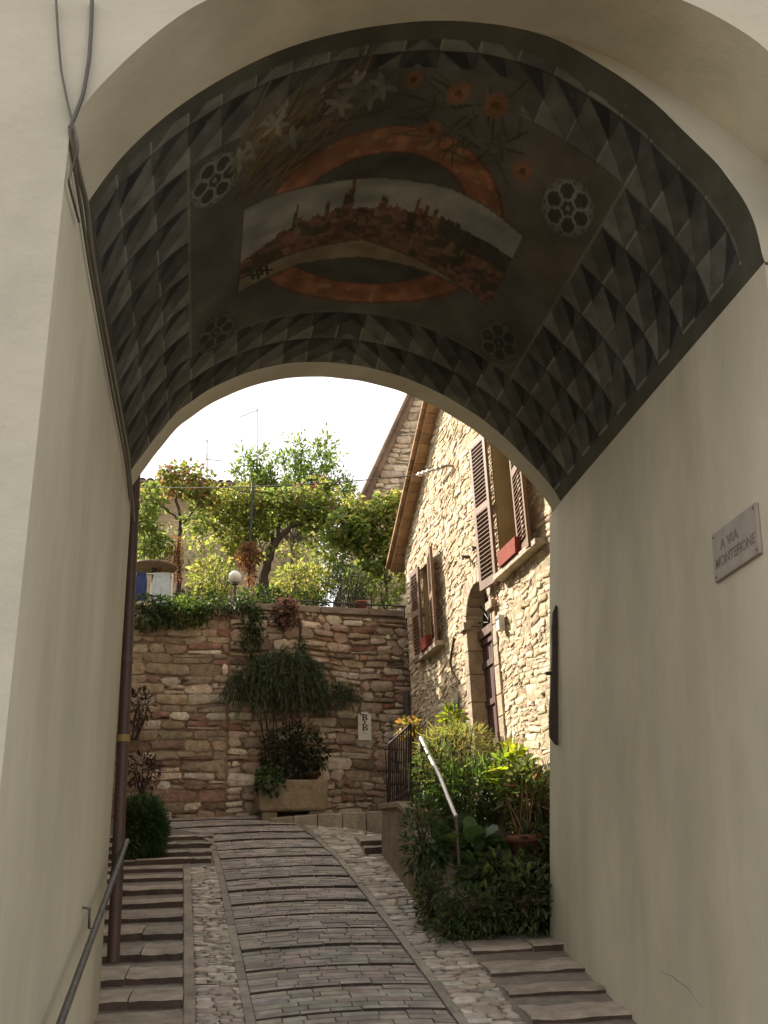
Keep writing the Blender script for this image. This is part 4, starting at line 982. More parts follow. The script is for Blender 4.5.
# =================================================================== PLANTER, RAILING, TROUGH
def planter():
    c=0;root=empty('planter_terrace',(2.3,9.9,1.6),'rendered stone terrace wall holding plants at the foot of the stone house','planter')
    w=MB(); c=(.24,.195,.14); x0=1.74
    ys=np.linspace(8.42,11.42,13)
    def top(y): return float(np.interp(y,[8.4,8.9,9.4,9.9,11.5],[1.62,1.9,2.2,2.50,2.62]))
    for a,b in zip(ys[:-1],ys[1:]):
        za,zb=gz(a)-.1,gz(b)-.1
        w.add([(x0-.03,a,za),(x0-.03,b,zb),(x0,b,top(b)),(x0,a,top(a)),(x0+.24,a,top(a)),(x0+.24,b,top(b))],[(0,3,2,1),(3,4,5,2)],c,False)
    w.quad((x0-.03,8.42,1.2),(x0,8.42,top(8.42)),(3.05,8.42,top(8.42)),(3.05,8.42,1.2),c)
    w.quad((x0-.03,11.42,1.9),(3,11.42,1.9),(3,11.42,2.72),(x0,11.42,2.62),c)
    part('retaining_wall',w,M['plaster_wall'],root)
    cp=MB(); y=9.75
    while y<11.4:
        l=rnd.uniform(.35,.6); e=min(y+l,11.44); q=rnd.uniform(.85,1.1); cp.prism([(x0-.03,y,top(y)),(x0+.26,y,top(y)),(x0+.26,e-.006,top(e)),(x0-.03,e-.006,top(e))],(0,0,.06),(.26*q,.2*q,.14*q)); y=e
    part('coping',cp,M['pave'],root,bevel=.01)
    st=MB()
    for k in range(6):                                     # flight up to the landing behind the plants
        y=8.42+k*.25; z=1.56+k*.17; st.box((x0+.24,y,1.2),(3.06,y+.252 if k<5 else 11.42,z),(.24,.19,.13))
    part('stair',st,M['pave'],root,bevel=.01)
    # iron railing on the terrace wall
    rl=empty('railing',(1.78,10.9,2.76),'dark iron railing of thin upright bars on the end of the planter terrace','railing')
    b=MB()
    a0=at_x((388.5,811),1.78); a1=at_x((410,798),1.78); t0=at_x((389,744),1.78); t1=at_x((411,724),1.78)
    b.tube([t0,t1],.013,8,(.045,.028,.022)); b.tube([a0+np.array((0,0,.08)),a1+np.array((0,0,.08))],.010,8,(.045,.028,.022)); part('rail',b,M['iron'],rl)
    n=11
    for k in range(n):
        t=k/(n-1); p=a0*(1-t)+a1*t; q=t0*(1-t)+t1*t; p=p.copy(); p[2]=2.60; b=MB(); b.tube([p,q],.013 if k in (0,n-1) else .008,6,(.05,.030,.024)); part('bar',b,M['iron'],rl)
    b=MB(); Yb=11.38
    for k in range(9):
        x=1.80+k*.12; b.tube([(x,Yb,2.6),(x,Yb,t0[2]-.02)],.008,6,(.05,.03,.024))
    b.tube([(1.78,Yb,t0[2]),(2.8,Yb,t0[2])],.013,8,(.045,.028,.022)); part('side_rail',b,M['iron'],rl)
    # pale handrail sloping down through the plants
    hr=empty('handrail',at_x((438,775),1.95),'pale galvanised handrail sloping down among the plants beside the stone house','handrail')
    b=MB(); p=[at_x(q,1.98) for q in ((421,738),(430,757),(440,777),(448,798),(456,817))]
    b.tube(p,.020,10,(.55,.54,.52)); part('rail',b,M['steel'],hr)
    for q in (p[0],p[-1]):
        b=MB(); b.tube([q,(q[0],q[1],float(np.interp(q[1],[8.42,9.92],[1.5,2.6])))],.017,8,(.10,.08,.07)); part('post',b,M['iron'],hr)
M['plaster_wall']=mat('rough_render',(1,1,1),.95,5,.25,.8,28,.02,.1,stain=((.11,.085,.055),2.2,.5,.75,.6))
M['steel']=mat('galvanised_steel',(1,1,1),.4,20,.15,.1,60,.003,.5,metal=.5)
planter()
def trough():
    P=at_gw((292,796),.35); X0=at_gw((254,800),.35)[0]; X1=at_gw((321,800),.35)[0]; zt=at_gw((292,781),.35)[2]; zb=at_gw((292,812),.35)[2]
    o=empty('stone_trough',gp((X0+X1)/2,zb-.06,.3),'rectangular stone trough on two blocks against the garden wall','trough')
    b=MB(); c=(.27,.20,.125)
    def ring(z,i,tp=0): return [gp(X0+i-tp,z,.50-i),gp(X1-i+tp,z,.50-i),gp(X1-i+tp,z,.06+i),gp(X0+i-tp,z,.06+i)]
    r=[ring(zb,.02),ring(zb+.03,.0),ring(zt,0,.015),ring(zt,.06,.015),ring(zt-.08,.07)]
    vs=sum(r,[]); b.add(vs,[(3,2,1,0)]+[(i+4*k,(i+1)%4+4*k,(i+1)%4+4*k+4,i+4*k+4) for k in range(4) for i in range(4)],c)
    part('basin',b,M['pave'],o,bevel=.012)
    e=MB(); e.add(r[4],[(0,1,2,3)],(.04,.03,.02)); part('earth',e,M['soil'],o)
    for xx in (X0+.14,X1-.14):
        f=MB(); f.prism([gp(xx-.1,zb-.16,.46),gp(xx+.1,zb-.16,.46),gp(xx+.1,zb-.16,.10),gp(xx-.1,zb-.16,.10)],(0,0,.157),(.23,.18,.12)); part('block',f,M['pave'],o,bevel=.01)
    # terracotta pot standing in the trough
    q=gp(X1-.17,zt-.08,.26); po=empty('flower_pot',q,'small terracotta pot standing in the right end of the stone trough','flower pot','terracotta flower pots')
    b=MB(); b.lathe([(.001,0),(.075,0),(.10,.16),(.115,.16),(.115,.20),(.098,.20),(.092,.15),(.001,.15)],q,20,(.20,.075,.04)); part('pot',b,M['terra'],po)
    return X0,X1,zt,zb
TR=trough()

# =================================================================== PLANTS
def plant(name,loc,label,cat,group=None): return empty(name,loc,label,cat,group)
def wallplants():
    X0,X1,zt,zb=TR
    # hanging rosemary on the garden wall
    o=plant('hanging_bush',gp(.55,4.3,.1),'large trailing dark green rosemary bush hanging on the garden wall above the trough','bush')
    lf=MB(); wd=MB(); r=random.Random(91)
    c=at_gw((281,672),.15)
    def spray(sx,sz,xr,L0,L1,n,fan):
        for i in range(n):
            a=r.uniform(-1,1); st=gp(sx+a*xr*.55,sz+r.uniform(-.05,.22)*(1-abs(a)*.5),r.uniform(.05,.30)); L=r.uniform(L0,L1)
            vx=a*fan+r.gauss(0,.12); vo=r.uniform(.15,.55); vz=r.uniform(-.1,.6); p=np.array(st); pts=[p.copy()]
            v=GD*vx+GN*vo+np.array((0,0,vz))
            for k in range(7):
                p=p+v*(L/7); v=v*.86+np.array((0,0,-.30)); pts.append(p.copy())
            wd.tube(pts,.004,4,(.06,.055,.03),cap=False)
            for k in range(int(46*L/.8)):
                t=r.uniform(.03,1)*6.99; j=int(t); q=pts[j]*(1-t+j)+pts[j+1]*(t-j); d=pts[j+1]-pts[j]
                put_leaf(lf,q,(d[0]*3+r.gauss(0,.25),d[1]*3+r.gauss(0,.25),d[2]*3+r.gauss(0,.2)),r.uniform(.05,.10),'needle',pick(r,[(.10,.13,.065,4),(.15,.18,.10,2),(.06,.085,.042,3)]),r)
    spray(c[0],c[2]-.02,.62,.35,.95,190,.55); spray(c[0]-.05,c[2]+.10,.5,.3,.7,120,.5); spray(c[0]+.1,c[2]-.28,.75,.3,.6,150,.45); spray(c[0]-.38,c[2]-.16,.40,.35,.75,130,.7); spray(c[0]+.2,c[2]+.02,.4,.3,.8,80,.7)
    spray(c[0]+.75,c[2]-.32,.35,.2,.5,60,.6)
    part('foliage',lf,M['leafdark'],o); part('stems',wd,M['bark'],o)
    # dark shrub growing in the trough
    o=plant('trough_shrub',gp(.8,zt,.25),'dark shrub with bare stems filling the stone trough below the rosemary','shrub')
    lf=MB(); wd=MB(); r=random.Random(92)
    for i in range(26):
        x=r.uniform(X0+.15,X1-.25); p=gp(x,zt-.06,.28); q=gp(x+r.gauss(0,.15),zt+r.uniform(.35,.95),.25+r.gauss(0,.06)); wd.tube([p,(p+q)/2+np.array((r.gauss(0,.04),r.gauss(0,.04),0)),q],.008,5,(.05,.035,.022))
    clump(lf,gp(X0+.52,zt+.38,.26),(.48,.22,.42),900,.075,'leaf',[(.03,.045,.018,4),(.05,.065,.025,2),(.022,.03,.014,3)],93,.4)
    clump(lf,gp(X1-.2,zt+.38,.24),(.24,.2,.3),260,.07,'leaf',[(.03,.045,.018,4),(.045,.06,.025,2)],94,.3)
    part('foliage',lf,M['leafdark'],o); part('stems',wd,M['bark'],o)
    o=plant('trailing_plant',gp(X0+.1,zt,.4),'small green plant trailing over the left end of the stone trough','plant')
    lf=MB(); wd=MB(); clump(lf,gp(X0+.13,zt-.02,.48),(.20,.14,.20),260,.06,'round',G_DARK+[(.07,.12,.035,3)],95,.6); wd.tube([gp(X0+.14,zt-.07,.4),gp(X0+.13,zt+.06,.45)],.01,6,(.06,.05,.03)); part('foliage',lf,M['leafdark'],o); part('stem',wd,M['bark'],o)
    # ivy and succulents hanging from the top of the wall
    specs=[((148,612),.34,.26,520,G_DARK+[(.06,.10,.025,3)],.075,'dark leafy shrub hanging over the far left end of the garden wall'),
           ((182,612),.40,.22,560,[(.09,.14,.03,3),(.05,.09,.02,3)],.07,'bright green leafy plant spilling over the garden wall beside the leftmost dark shrub'),
           ((222,606),.42,.14,420,G_DARK,.06,'low dark green creeper along the top of the garden wall left of the ivy trail'),
           ((252,630),.16,.42,420,G_DARK+[(.05,.08,.025,2)],.065,'ivy trail hanging straight down the garden wall above the rosemary'),
           ((286,612),.16,.24,260,[(.20,.10,.085,3),(.14,.12,.06,2),(.10,.06,.05,2)],.065,'pinkish succulent drooping over the coping of the garden wall'),
           ((300,650),.10,.22,110,G_DARK,.055,'thin ivy sprig on the garden wall right of the rosemary top')]
    for i,(px,rx,rz,n,cols,s,lab) in enumerate(specs):
        c=at_gw(px,.12); o=plant('hanging_plant',c,lab,'plant','plants hanging over the garden wall'); lf=MB(); clump(lf,c,(rx,.17,rz),n,s,'round' if i in(4,) else 'leaf',cols,100+i,.6,shell=.4)
        clump(lf,c+np.array((rx*.5,0,rz*.35)),(rx*.6,.14,rz*.5),n//3,s,'leaf',cols,120+i,.5)
        wd=MB(); 
        for k in range(5): q=gp(c[0]+rnd.uniform(-rx,rx)*.6,GTOP+.02,-.03); wd.tube([q,(np.array(q)+c)/2+GN*.08,c+np.array((rnd.uniform(-rx,rx)*.5,0,-rz*.5))+GN*.03],.006,5,(.06,.045,.03))
        part('foliage',lf,M['leaf'] if i in(1,4) else M['leafdark'],o); part('stems',wd,M['bark'],o)
    # plants at the bottom left
    def bush(px,Y,rx,ry,rz,n,s,kind,cols,lab,seed,name='bush',cat='bush',m='leafdark',zb=None):
        c=at_y(px,Y); o=plant(name,(c[0],c[1],gz(Y) if zb is None else zb),lab,cat); lf=MB(); wd=MB()
        r=random.Random(seed)
        if n>1500 or n==1100:
            clump(lf,c,(rx*.86,ry*.9,rz*.86),int(n*.55),s,kind,cols,seed,.1,1.1)
            for q in range(7):
                a=r.uniform(0,6.28); o2=np.array((math.cos(a)*rx*.7,-abs(r.gauss(0,.4))*ry,r.uniform(-.7,.8)*rz)); k2=r.uniform(.28,.5)
                clump(lf,c+o2,(rx*k2,ry*k2,rz*k2*r.uniform(.7,1.3)),int(n*.11),s*r.uniform(.8,1.25),kind,[(w[0]*r.uniform(.75,1.4),w[1]*r.uniform(.75,1.35),w[2],w[3]) for w in cols],seed+q+1000,r.uniform(-.2,.5),1.1)
        else: clump(lf,c,(rx,ry,rz),n,s,kind,cols,seed,.1,1.1)
        for k in range(7):
            a=(c[0]+r.gauss(0,.03),c[1]+r.gauss(0,.03),gz(Y) if zb is None else zb); b=(c[0]+r.uniform(-1,1)*rx*.7,c[1]+r.uniform(-1,1)*ry*.7,c[2]+r.uniform(-.1,.9)*rz); wd.tube([a,((a[0]+b[0])/2+r.gauss(0,.03),(a[1]+b[1])/2,(a[2]+b[2])/2),b],[.014,.01,.004],6,(.07,.05,.032))
        part('foliage',lf,M[m],o); part('stems',wd,M['bark'],o); return o
    bush((145,829),11.6,.25,.28,.44,6500,.085,'needle',[(.05,.085,.03,4),(.08,.125,.045,2),(.03,.055,.02,3)],'rounded feathery dark green bush beside the stepped path',130)
    bush((143,772),13.3,.26,.2,.22,240,.07,'leaf',G_PURP,'purple leaved plant against the left end of the garden wall, above the feathery bush',131,'purple_shrub','shrub',zb=3.05)
    bush((138,706),13.4,.20,.15,.24,140,.07,'leaf',G_PURP+[(.05,.07,.03,1)],'sparse purple climber on the left end of the garden wall, higher than the other',132,'purple_shrub','shrub',zb=3.75)
    # planter plants
    def pz(y): return float(np.interp(y,[8.4,9.9,11.4],[1.62,2.68,2.72]))
    def pb(px,Y,rx,ry,rz,n,s,kind,cols,lab,seed,name='shrub',cat='shrub',m='leaf'):
        c=at_y(px,Y); return bush(px,Y,rx,ry,rz,n,s,kind,cols,lab,seed,name,cat,m,zb=min(pz(Y),c[2]-rz*.6))
    pb((455,752),10.3,.42,.45,.30,1500,.10,'needle',[(.19,.20,.05,4),(.13,.16,.045,3),(.25,.20,.07,1)],'feathery yellow green shrub at the top of the planter by the arched door',140)
    pb((408,728),10.9,.13,.2,.10,110,.06,'round',[(.20,.20,.04,3),(.22,.13,.04,2)],'yellow flowering plant on top of the railing end',141,'flowering_plant','plant')
    pb((452,722),10.75,.14,.12,.16,150,.09,'leaf',G_YEL,'upright light green plant just left of the arched door jamb',142)
    pb((434,778),10.0,.26,.4,.33,800,.065,'leaf',[(.07,.11,.028,3),(.11,.15,.04,2),(.05,.07,.02,2)],'tangled green climber around the pale handrail',143,'climbing_plant','plant')
    pb((475,792),9.6,.42,.35,.26,900,.16,'needle',[(.045,.085,.02,4),(.08,.13,.03,2),(.16,.19,.07,1)],'dark strap leaved plant in the middle of the planter',144,'strap_leaf_plant','plant')
    pb((512,775),9.35,.22,.25,.22,260,.14,'leaf',[(.18,.24,.03,3),(.26,.27,.04,1),(.10,.15,.03,2)],'tall plant with bright yellow green leaves near the house wall',145,'tall_plant','plant')
    pb((530,800),9.0,.26,.25,.34,430,.10,'leaf',[(.07,.10,.03,3),(.12,.14,.05,2),(.14,.09,.05,1)],'loose dark green shrub against the brick patch at the right end of the planter',146)
    pb((510,752),9.9,.22,.2,.14,260,.08,'needle',[(.16,.15,.05,3),(.10,.12,.04,2),(.20,.10,.05,1)],'dry reddish green tuft at the foot of the door surround',147)
    pb((464,852),8.95,.30,.22,.20,110,.17,'round',[(.045,.085,.025,4),(.075,.12,.035,2)],'plant with large round leaves in the planter above the ivy',148,'broad_leaf_plant','plant','leafdark')
    pb((425,842),8.9,.20,.35,.40,620,.06,'leaf',G_DARK+[(.06,.09,.025,2)],'dark ivy climbing over the street side corner of the planter wall',149,'ivy','ivy','leafdark')
    IV=[(.07,.10,.036,4),(.11,.14,.05,2),(.15,.12,.055,1),(.04,.06,.022,2)]
    pb((480,912),8.34,.38,.16,.24,1100,.06,'leaf',IV,'thick ivy covering the front of the planter down to the steps',150,'ivy','ivy','leafdark')
    pb((528,900),8.36,.22,.16,.30,640,.075,'leaf',IV,'ivy hanging over the planter front beside the end of the passage wall',153,'ivy','ivy','leafdark')
    pb((505,872),8.6,.42,.22,.16,420,.095,'leaf',[(.06,.095,.03,4),(.10,.14,.045,2),(.05,.06,.03,1)],'sprawling green plant spreading across the planter above the ivy',154,'sprawling_plant','plant')
    pb((432,898),8.62,.13,.25,.30,520,.06,'leaf',IV,'ivy trailing down the street side face of the planter wall',155,'ivy','ivy','leafdark')
    pb((420,815),10.0,.14,.7,.16,520,.06,'leaf',IV+[(.12,.15,.04,2)],'low creeper spilling over the long street side top of the planter wall',156,'creeper','creeper')
    pb((540,862),8.7,.15,.18,.34,420,.085,'leaf',[(.04,.06,.02,3),(.07,.10,.03,2),(.15,.07,.03,.4)],'dark leafy plant in the corner by the end of the passage wall',151,'corner_plant','plant','leafdark')
    # tall bare stems + pot
    o=plant('flower_pot',(2.72,8.95,2.0),'terracotta pot with tall dry stems among the planter greenery','flower pot','terracotta flower pots')
    q=at_y((527,852),8.8); o.location=tuple(q-np.array((0,0,.16)))
    b=MB(); b.lathe([(.001,0),(.10,0),(.15,.24),(.17,.24),(.17,.30),(.145,.30),(.135,.23),(.001,.23)],q-np.array((0,0,.16)),22,(.17,.075,.045)); part('pot',b,M['terra'],o)
    s=MB()
    for k in range(14):
        a=q+np.array((rnd.uniform(-.09,.09),rnd.uniform(-.09,.09),.05)); s.tube([a,a+np.array((rnd.gauss(0,.08),rnd.gauss(0,.08),rnd.uniform(.3,.6)))],.006,5,(.22,.15,.07))
    part('stems',s,M['bark'],o)
wallplants()

# =================================================================== GARDEN ABOVE THE WALL
GZ=5.58
def garden():
    def P(px,Y): return at_y(px,Y)
    def finish(o,lf,wd,m='leaf'):
        part('crown',lf,M[m],o); part('trunk',wd,M['bark'],o)
    # --- ochre house behind
    Yh=24.; a=P((120,486),Yh); b=P((318,500),Yh)
    o=empty('ochre_house',((a[0]+b[0])/2,Yh,GZ),'ochre rendered house with a tiled roof behind the garden trees','house')
    w=MB(); zt=a[2]; x0,x1=a[0]-3,b[0]; c=(.40,.30,.185)
    wx0,wx1,wz0,wz1=P((163,0),Yh)[0],P((177,0),Yh)[0],P((170,535),Yh)[2],P((170,513),Yh)[2]
    for (p,q,r,s) in ((x0,wx0,GZ,zt),(wx1,x1,GZ,zt),(wx0,wx1,GZ,wz0),(wx0,wx1,wz1,zt)): w.quad((p,Yh,r),(q,Yh,r),(q,Yh,s),(p,Yh,s),c)
    w.quad((x1,Yh,GZ),(x1,Yh+7,GZ),(x1,Yh+7,zt),(x1,Yh,zt),c); w.quad((x0,Yh,GZ),(x0,Yh+7,GZ),(x0,Yh+7,zt),(x0,Yh,zt),c)
    part('wall',w,M['mortar'],o)
    wi=MB(); n=9
    wi.box((wx0,Yh+.06,wz0),(wx1,Yh+.1,wz1),(.03,.08,.055))
    for k in range(n): z=wz0+(wz1-wz0)*(k+.15)/n; wi.box((wx0+.03,Yh+.02,z),(wx1-.03,Yh+.058,z+(wz1-wz0)/n*.6),(.04,.11,.075))
    part('shutter',wi,M['wood'],o)
    rf=MB(); r=random.Random(5)
    rf.prism([(x0-.3,Yh-.35,zt),(x0-.3,Yh+3.5,zt+1.1),(x0-.3,Yh+7.3,zt)],(x1-x0+.6,0,0),(.2,.12,.08))
    x=x0-.3
    while x<x1+.3:
        q=r.uniform(.75,1.2); pts=[]
        for (yy,zz) in ((Yh-.42,zt-.0),(Yh+3.5,zt+1.12)):
            for j in range(6): t=math.pi*j/5; pts.append((x+.1-.1*math.cos(t),yy,zz+.07*math.sin(t)))
        rf.add(pts,[(j,j+1,7+j,6+j) for j in range(5)],(.26*q,.15*q,.10*q),True); x+=.2
    part('roof',rf,M['tile'],o)
    gt=MB(); gt.tube([(x0-.3,Yh-.46,zt-.06),(x1+.3,Yh-.46,zt-.06)],.055,8,(.16,.09,.06)); part('gutter',gt,M['paint'],o)
    # --- aerials on its roof
    for (px,top,boom,lab) in (((257,500),(257,409),[((240,417),(259,409.5))],'tall thin television aerial pole with one short arm against the white sky'),
                         ((207,500),(207,439),[((201,441),(225,441)),((205,459),(222,461))],'lower faint television aerial with two crossbars left of the tall pole')):
        p=P(px,Yh+1.5); q=P(top,Yh+1.5); an=empty('aerial',(p[0],p[1],zt+.55),lab,'aerial','television aerials')
        m=MB(); m.tube([(p[0],p[1],zt+.4),q],.022,6,(.32,.31,.30)); part('pole',m,M['paint'],an)
        for (s,t) in boom:
            m=MB(); s3,t3=P(s,Yh+1.5),P(t,Yh+1.5); m.tube([s3,t3],.014,5,(.32,.31,.30))
            for k in range(6): c3=s3+(t3-s3)*(k+.5)/6; m.tube([c3-np.array((0,.3,0)),c3+np.array((0,.3,0))],.006,4,(.32,.31,.30))
            part('arm',m,M['paint'],an)
    # --- trees
    def vine(name,lab,cat,stems,clumps,seed,group=None,m='leaf'):
        base=stems[0][0]; b3=P(*base); o=empty(name,(b3[0],b3[1],GZ),lab,cat,group); lf,wd=MB(),MB(); r=random.Random(seed)
        for st in stems:
            pts=[P(*p) for p in st[:-1]]; 
            if st[-1][2]: pts[0]=np.array((pts[0][0],pts[0][1],GZ-.05))
            q=resample(pts,len(pts)*5); q[1:-1]+=np.array([[r.gauss(0,.012) for _ in range(3)] for _ in range(len(q)-2)])
            wd.tube(q,list(np.linspace(st[-1][0],st[-1][1],len(q))),7,(.075,.055,.04))
        for (px,Y,rx,ry,rz,n,s,kind,cols) in clumps:
            c=P(px,Y); clump(lf,c,(rx*1.18,ry,rz*1.2),int(n*2.0),s*.66,kind,cols,r.randint(0,9999),.45,.8,shell=.75)
            for k in range(max(2,n//60)):                   # twigs inside the clump
                a=c+np.array((r.uniform(-1,1)*rx*.3,r.uniform(-1,1)*ry*.3,r.uniform(-1,.3)*rz*.6)); e=c+np.array((r.uniform(-1,1)*rx*.95,r.uniform(-1,1)*ry*.9,r.uniform(-.6,1.)*rz)); wd.tube([a,(a+e)/2+np.array((0,0,.05)),e],[.012,.008,.003],4,(.08,.06,.04),cap=False)
        finish(o,lf,wd,m); return o
    VM=G_VINE; VR=[(.18,.09,.05,1.3),(.20,.16,.06,2),(.14,.18,.045,5)]; VY=[(.21,.24,.06,3),(.30,.28,.09,2),(.14,.18,.045,3)]
    vine('climbing_vine','tall climbing vine on the far left of the garden with reddening leaves at its top','vine',
        [[((178,592),16),((179,560),16),((181,520),16),((176,497),16),((169,474),16),(.055,.02,True)],[((179,530),16),((192,512),16.1),((207,492),16.1),(.025,.008,False)],[((180,520),16),((160,505),15.9),((143,498),15.9),(.02,.008,False)]],
        [((186,480),16,.44,.4,.28,330,.115,'vine',VR),((167,474),16,.14,.2,.14,60,.1,'vine',VR),((202,497),16.1,.25,.3,.16,110,.11,'vine',VR),((150,500),15.9,.28,.3,.26,150,.12,'vine',VM),((146,535),15.9,.26,.3,.34,190,.12,'vine',VM),((160,548),15.9,.18,.3,.26,100,.11,'vine',VM),((195,520),16,.22,.3,.2,80,.11,'vine',VM)],201,'garden vines')
    vine('climbing_vine','slender vine with twisted stems and dark green leaves beside the hanging blue cloth','vine',
        [[((157,592),15.6),((157,570),15.6),((151,548),15.6),((146,525),15.7),(.022,.008,True)],[((158,578),15.6),((166,556),15.6),((164,546),15.7),((158,540),15.8),(.014,.006,False)]],
        [((147,552),15.6,.16,.2,.2,80,.10,'vine',VM),((142,518),15.7,.18,.2,.22,90,.11,'vine',VM)],202,'garden vines')
    vine('dry_creeper','dry brown creeper hanging on the trunk of the far left vine','creeper',[[((173,592),15.85),((174,575),15.85),((176,545),15.85),(.01,.006,True)]],
        [((175,552),15.85,.12,.14,.26,220,.07,'leaf',G_DRY),((176,570),15.85,.10,.12,.2,120,.065,'leaf',G_DRY)],203)
    vine('pergola_tree','spreading tree with a dark leaning trunk at the middle of the garden','tree',
        [[((261,594),16.5),((264,578),16.5),((267,563),16.5),((272,550),16.5),((277,540),16.5),(.115,.075,True)],[((277,541),16.5),((262,528),16.5),((240,518),16.4),((214,508),16.3),(.055,.012,False)],[((277,541),16.5),((290,527),16.5),((312,519),16.5),((336,512),16.4),(.055,.012,False)],[((277,541),16.5),((280,520),16.6),((286,500),16.7),(.045,.01,False)],[((268,560),16.5),((254,550),16.4),((244,538),16.3),(.025,.008,False)],[((300,525),16.5),((318,528),16.4),((330,533),16.4),(.02,.006,False)]],
        [((220,512),16.3,.36,.4,.24,230,.12,'vine',VY),((245,503),16.4,.4,.45,.26,300,.12,'vine',VR+VY),((272,508),16.6,.42,.5,.30,330,.12,'vine',VM),((300,502),16.5,.4,.45,.24,280,.12,'vine',VR+VM),((310,518),16.5,.32,.4,.2,180,.12,'vine',VM),((232,532),16.3,.28,.35,.25,170,.12,'vine',VY),((256,528),16.4,.3,.35,.22,170,.12,'vine',VM),((238,550),16.3,.2,.3,.16,90,.11,'vine',VY),((330,510),16.4,.26,.35,.2,130,.11,'vine',VR+VM),((205,538),16.3,.3,.35,.22,60,.11,'vine',VY),((258,549),16.4,.28,.35,.2,50,.11,'vine',VM),((322,542),16.4,.3,.35,.26,80,.11,'vine',VM),((296,548),16.5,.3,.35,.2,50,.11,'vine',VY),((318,489),16.5,.34,.4,.2,70,.11,'vine',VR+VY),((230,492),16.4,.34,.4,.16,60,.11,'vine',VY),((345,498),16.3,.3,.35,.2,60,.11,'vine',VY)],204)
    vine('grapevine','big leaved green grapevine trained beside the verge of the stone house','vine',
        [[((384,600),15.7),((386,570),15.7),((384,545),15.7),((388,520),15.8),(.04,.02,True)],[((384,540),15.7),((365,525),15.7),((338,522),15.8),(.022,.008,False)],[((386,530),15.7),((398,515),15.8),((402,500),15.8),(.018,.006,False)]],
        [((345,528),15.8,.30,.35,.30,150,.16,'vine',VM),((362,535),15.7,.30,.35,.30,170,.16,'vine',VM),((385,515),15.7,.32,.35,.36,230,.15,'vine',VY+VM),((398,505),15.8,.2,.3,.24,120,.14,'vine',VY),((394,545),15.6,.22,.3,.34,150,.14,'vine',VY),((372,558),15.7,.2,.3,.22,90,.14,'vine',VM),((352,510),15.8,.22,.3,.16,80,.14,'vine',VY),((338,555),15.8,.2,.3,.25,45,.13,'vine',VM),((402,575),15.7,.16,.3,.25,70,.13,'vine',VY),((380,575),15.7,.2,.3,.2,50,.13,'vine',VM)],205,'garden vines')
    # tall airy tree
    b=P((292,595),19.5); o=empty('tall_tree',(b[0],b[1],GZ),'tall airy light green tree rising above the others against the white sky','tree'); lf,wd=MB(),MB(); r=random.Random(77)
    tp=P((292,545),19.5); wd.tube([(b[0],b[1],GZ-.1),(b[0]+.05,b[1],(GZ+tp[2])/2),tp],[.06,.055,.05],8,(.10,.08,.06))
    for (e,Y) in (((318,450),19.5),((258,456),19.4),((284,462),19.7),((338,478),19.3),((242,475),19.2),((352,500),19.3),((305,470),19.8),((330,465),19.9),((270,475),19.0),((248,462),19.6),((296,448),19.3),((346,488),19.6),((326,448),19.2)):
        q=P(e,Y); d=q-tp; L=np.linalg.norm(d); m1=tp+d*.45+np.array((d[0]*.12,0,-.05)); pts=smooth(resample([tp,m1,q],9),2)
        wd.tube(pts,list(np.linspace(.026,.007,9)),6,(.11,.09,.065))
        for i in range(3,9):
            for k in range(3):
                dr=Vector(d/L)*.6+Vector((r.gauss(0,.55),r.gauss(0,.55),r.gauss(.15,.4))); s0=Vector(pts[i]); ln=r.uniform(.25,.55)*(1.25-.07*i); s1=s0+dr.normalized()*ln
                wd.tube([s0,s0.lerp(s1,.5)+Vector((0,0,.03)),s1],[.010,.006,.003],4,(.12,.10,.07),cap=False)
                for _ in range(32):
                    t=r.uniform(.15,1.1); u_=Vector((r.gauss(0,1),r.gauss(0,1),r.gauss(0,1)))*.055; put_leaf(lf,s0.lerp(s1,t)+u_,u_*4+dr*.4,r.uniform(.06,.12),'leaf',pick(r,G_OL),r)
    finish(o,lf,wd)
    # sparse grey green tree in front of the ochre house
    b=P((222,595),21); o=empty('small_tree',(b[0],b[1],GZ),'thin grey green small tree in front of the ochre house wall','tree'); lf,wd=MB(),MB()
    r=random.Random(78); grow(wd,lf,(b[0],b[1],GZ),(0,0,1),1.05,.07,3,r,.085,'leaf',G_GREY+[(.14,.15,.06,2)],26,spread=.5,spr=.16); finish(o,lf,wd)
    # hedges and shrubs
    AIR=[(.16,.17,.08,3),(.22,.21,.11,2),(.11,.13,.06,2)]
    def shrub(name,lab,cat,px,Y,rx,ry,rz,n,s,kind,cols,seed,m='leaf',group=None):
        c=P(px,Y); o=empty(name,(c[0],c[1],GZ),lab,cat,group); lf,wd=MB(),MB(); r=random.Random(seed); clump(lf,c,(rx,ry,rz),n,s,kind,cols,seed,.1,1.)
        for k in range(8): e=c+np.array((r.uniform(-1,1)*rx*.8,r.uniform(-1,1)*ry*.6,r.uniform(-.1,.85)*rz)); wd.tube([(c[0]+r.uniform(-1,1)*rx*.3,c[1]+r.uniform(-.1,.1),GZ-.03),(np.array((c[0],c[1],GZ))+e)/2+np.array((r.gauss(0,.05),0,0)),e],[.012,.009,.004],5,(.08,.06,.04))
        part('foliage',lf,M[m],o); part('stems',wd,M['bark'],o)
    shrub('tall_shrub','airy tiny leaved shrub against the ochre house wall, left of the thin pole','shrub',(206,545),20.5,1.15,.5,.75,2600,.07,'leaf',AIR,331)
    shrub('tall_shrub','airy tiny leaved shrub against the ochre house, right of the leaning trunk','shrub',(312,548),20.5,.95,.5,.7,2200,.07,'leaf',AIR,332)
    shrub('shrub','rounded yellow green shrub left of the white globe lamp','shrub',(213,578),17.2,.46,.4,.36,800,.10,'leaf',VY,301)
    shrub('shrub','low bright yellow green hedge right of the dark leaning trunk','shrub',(303,582),17.6,.62,.4,.36,1000,.10,'leaf',VY,302)
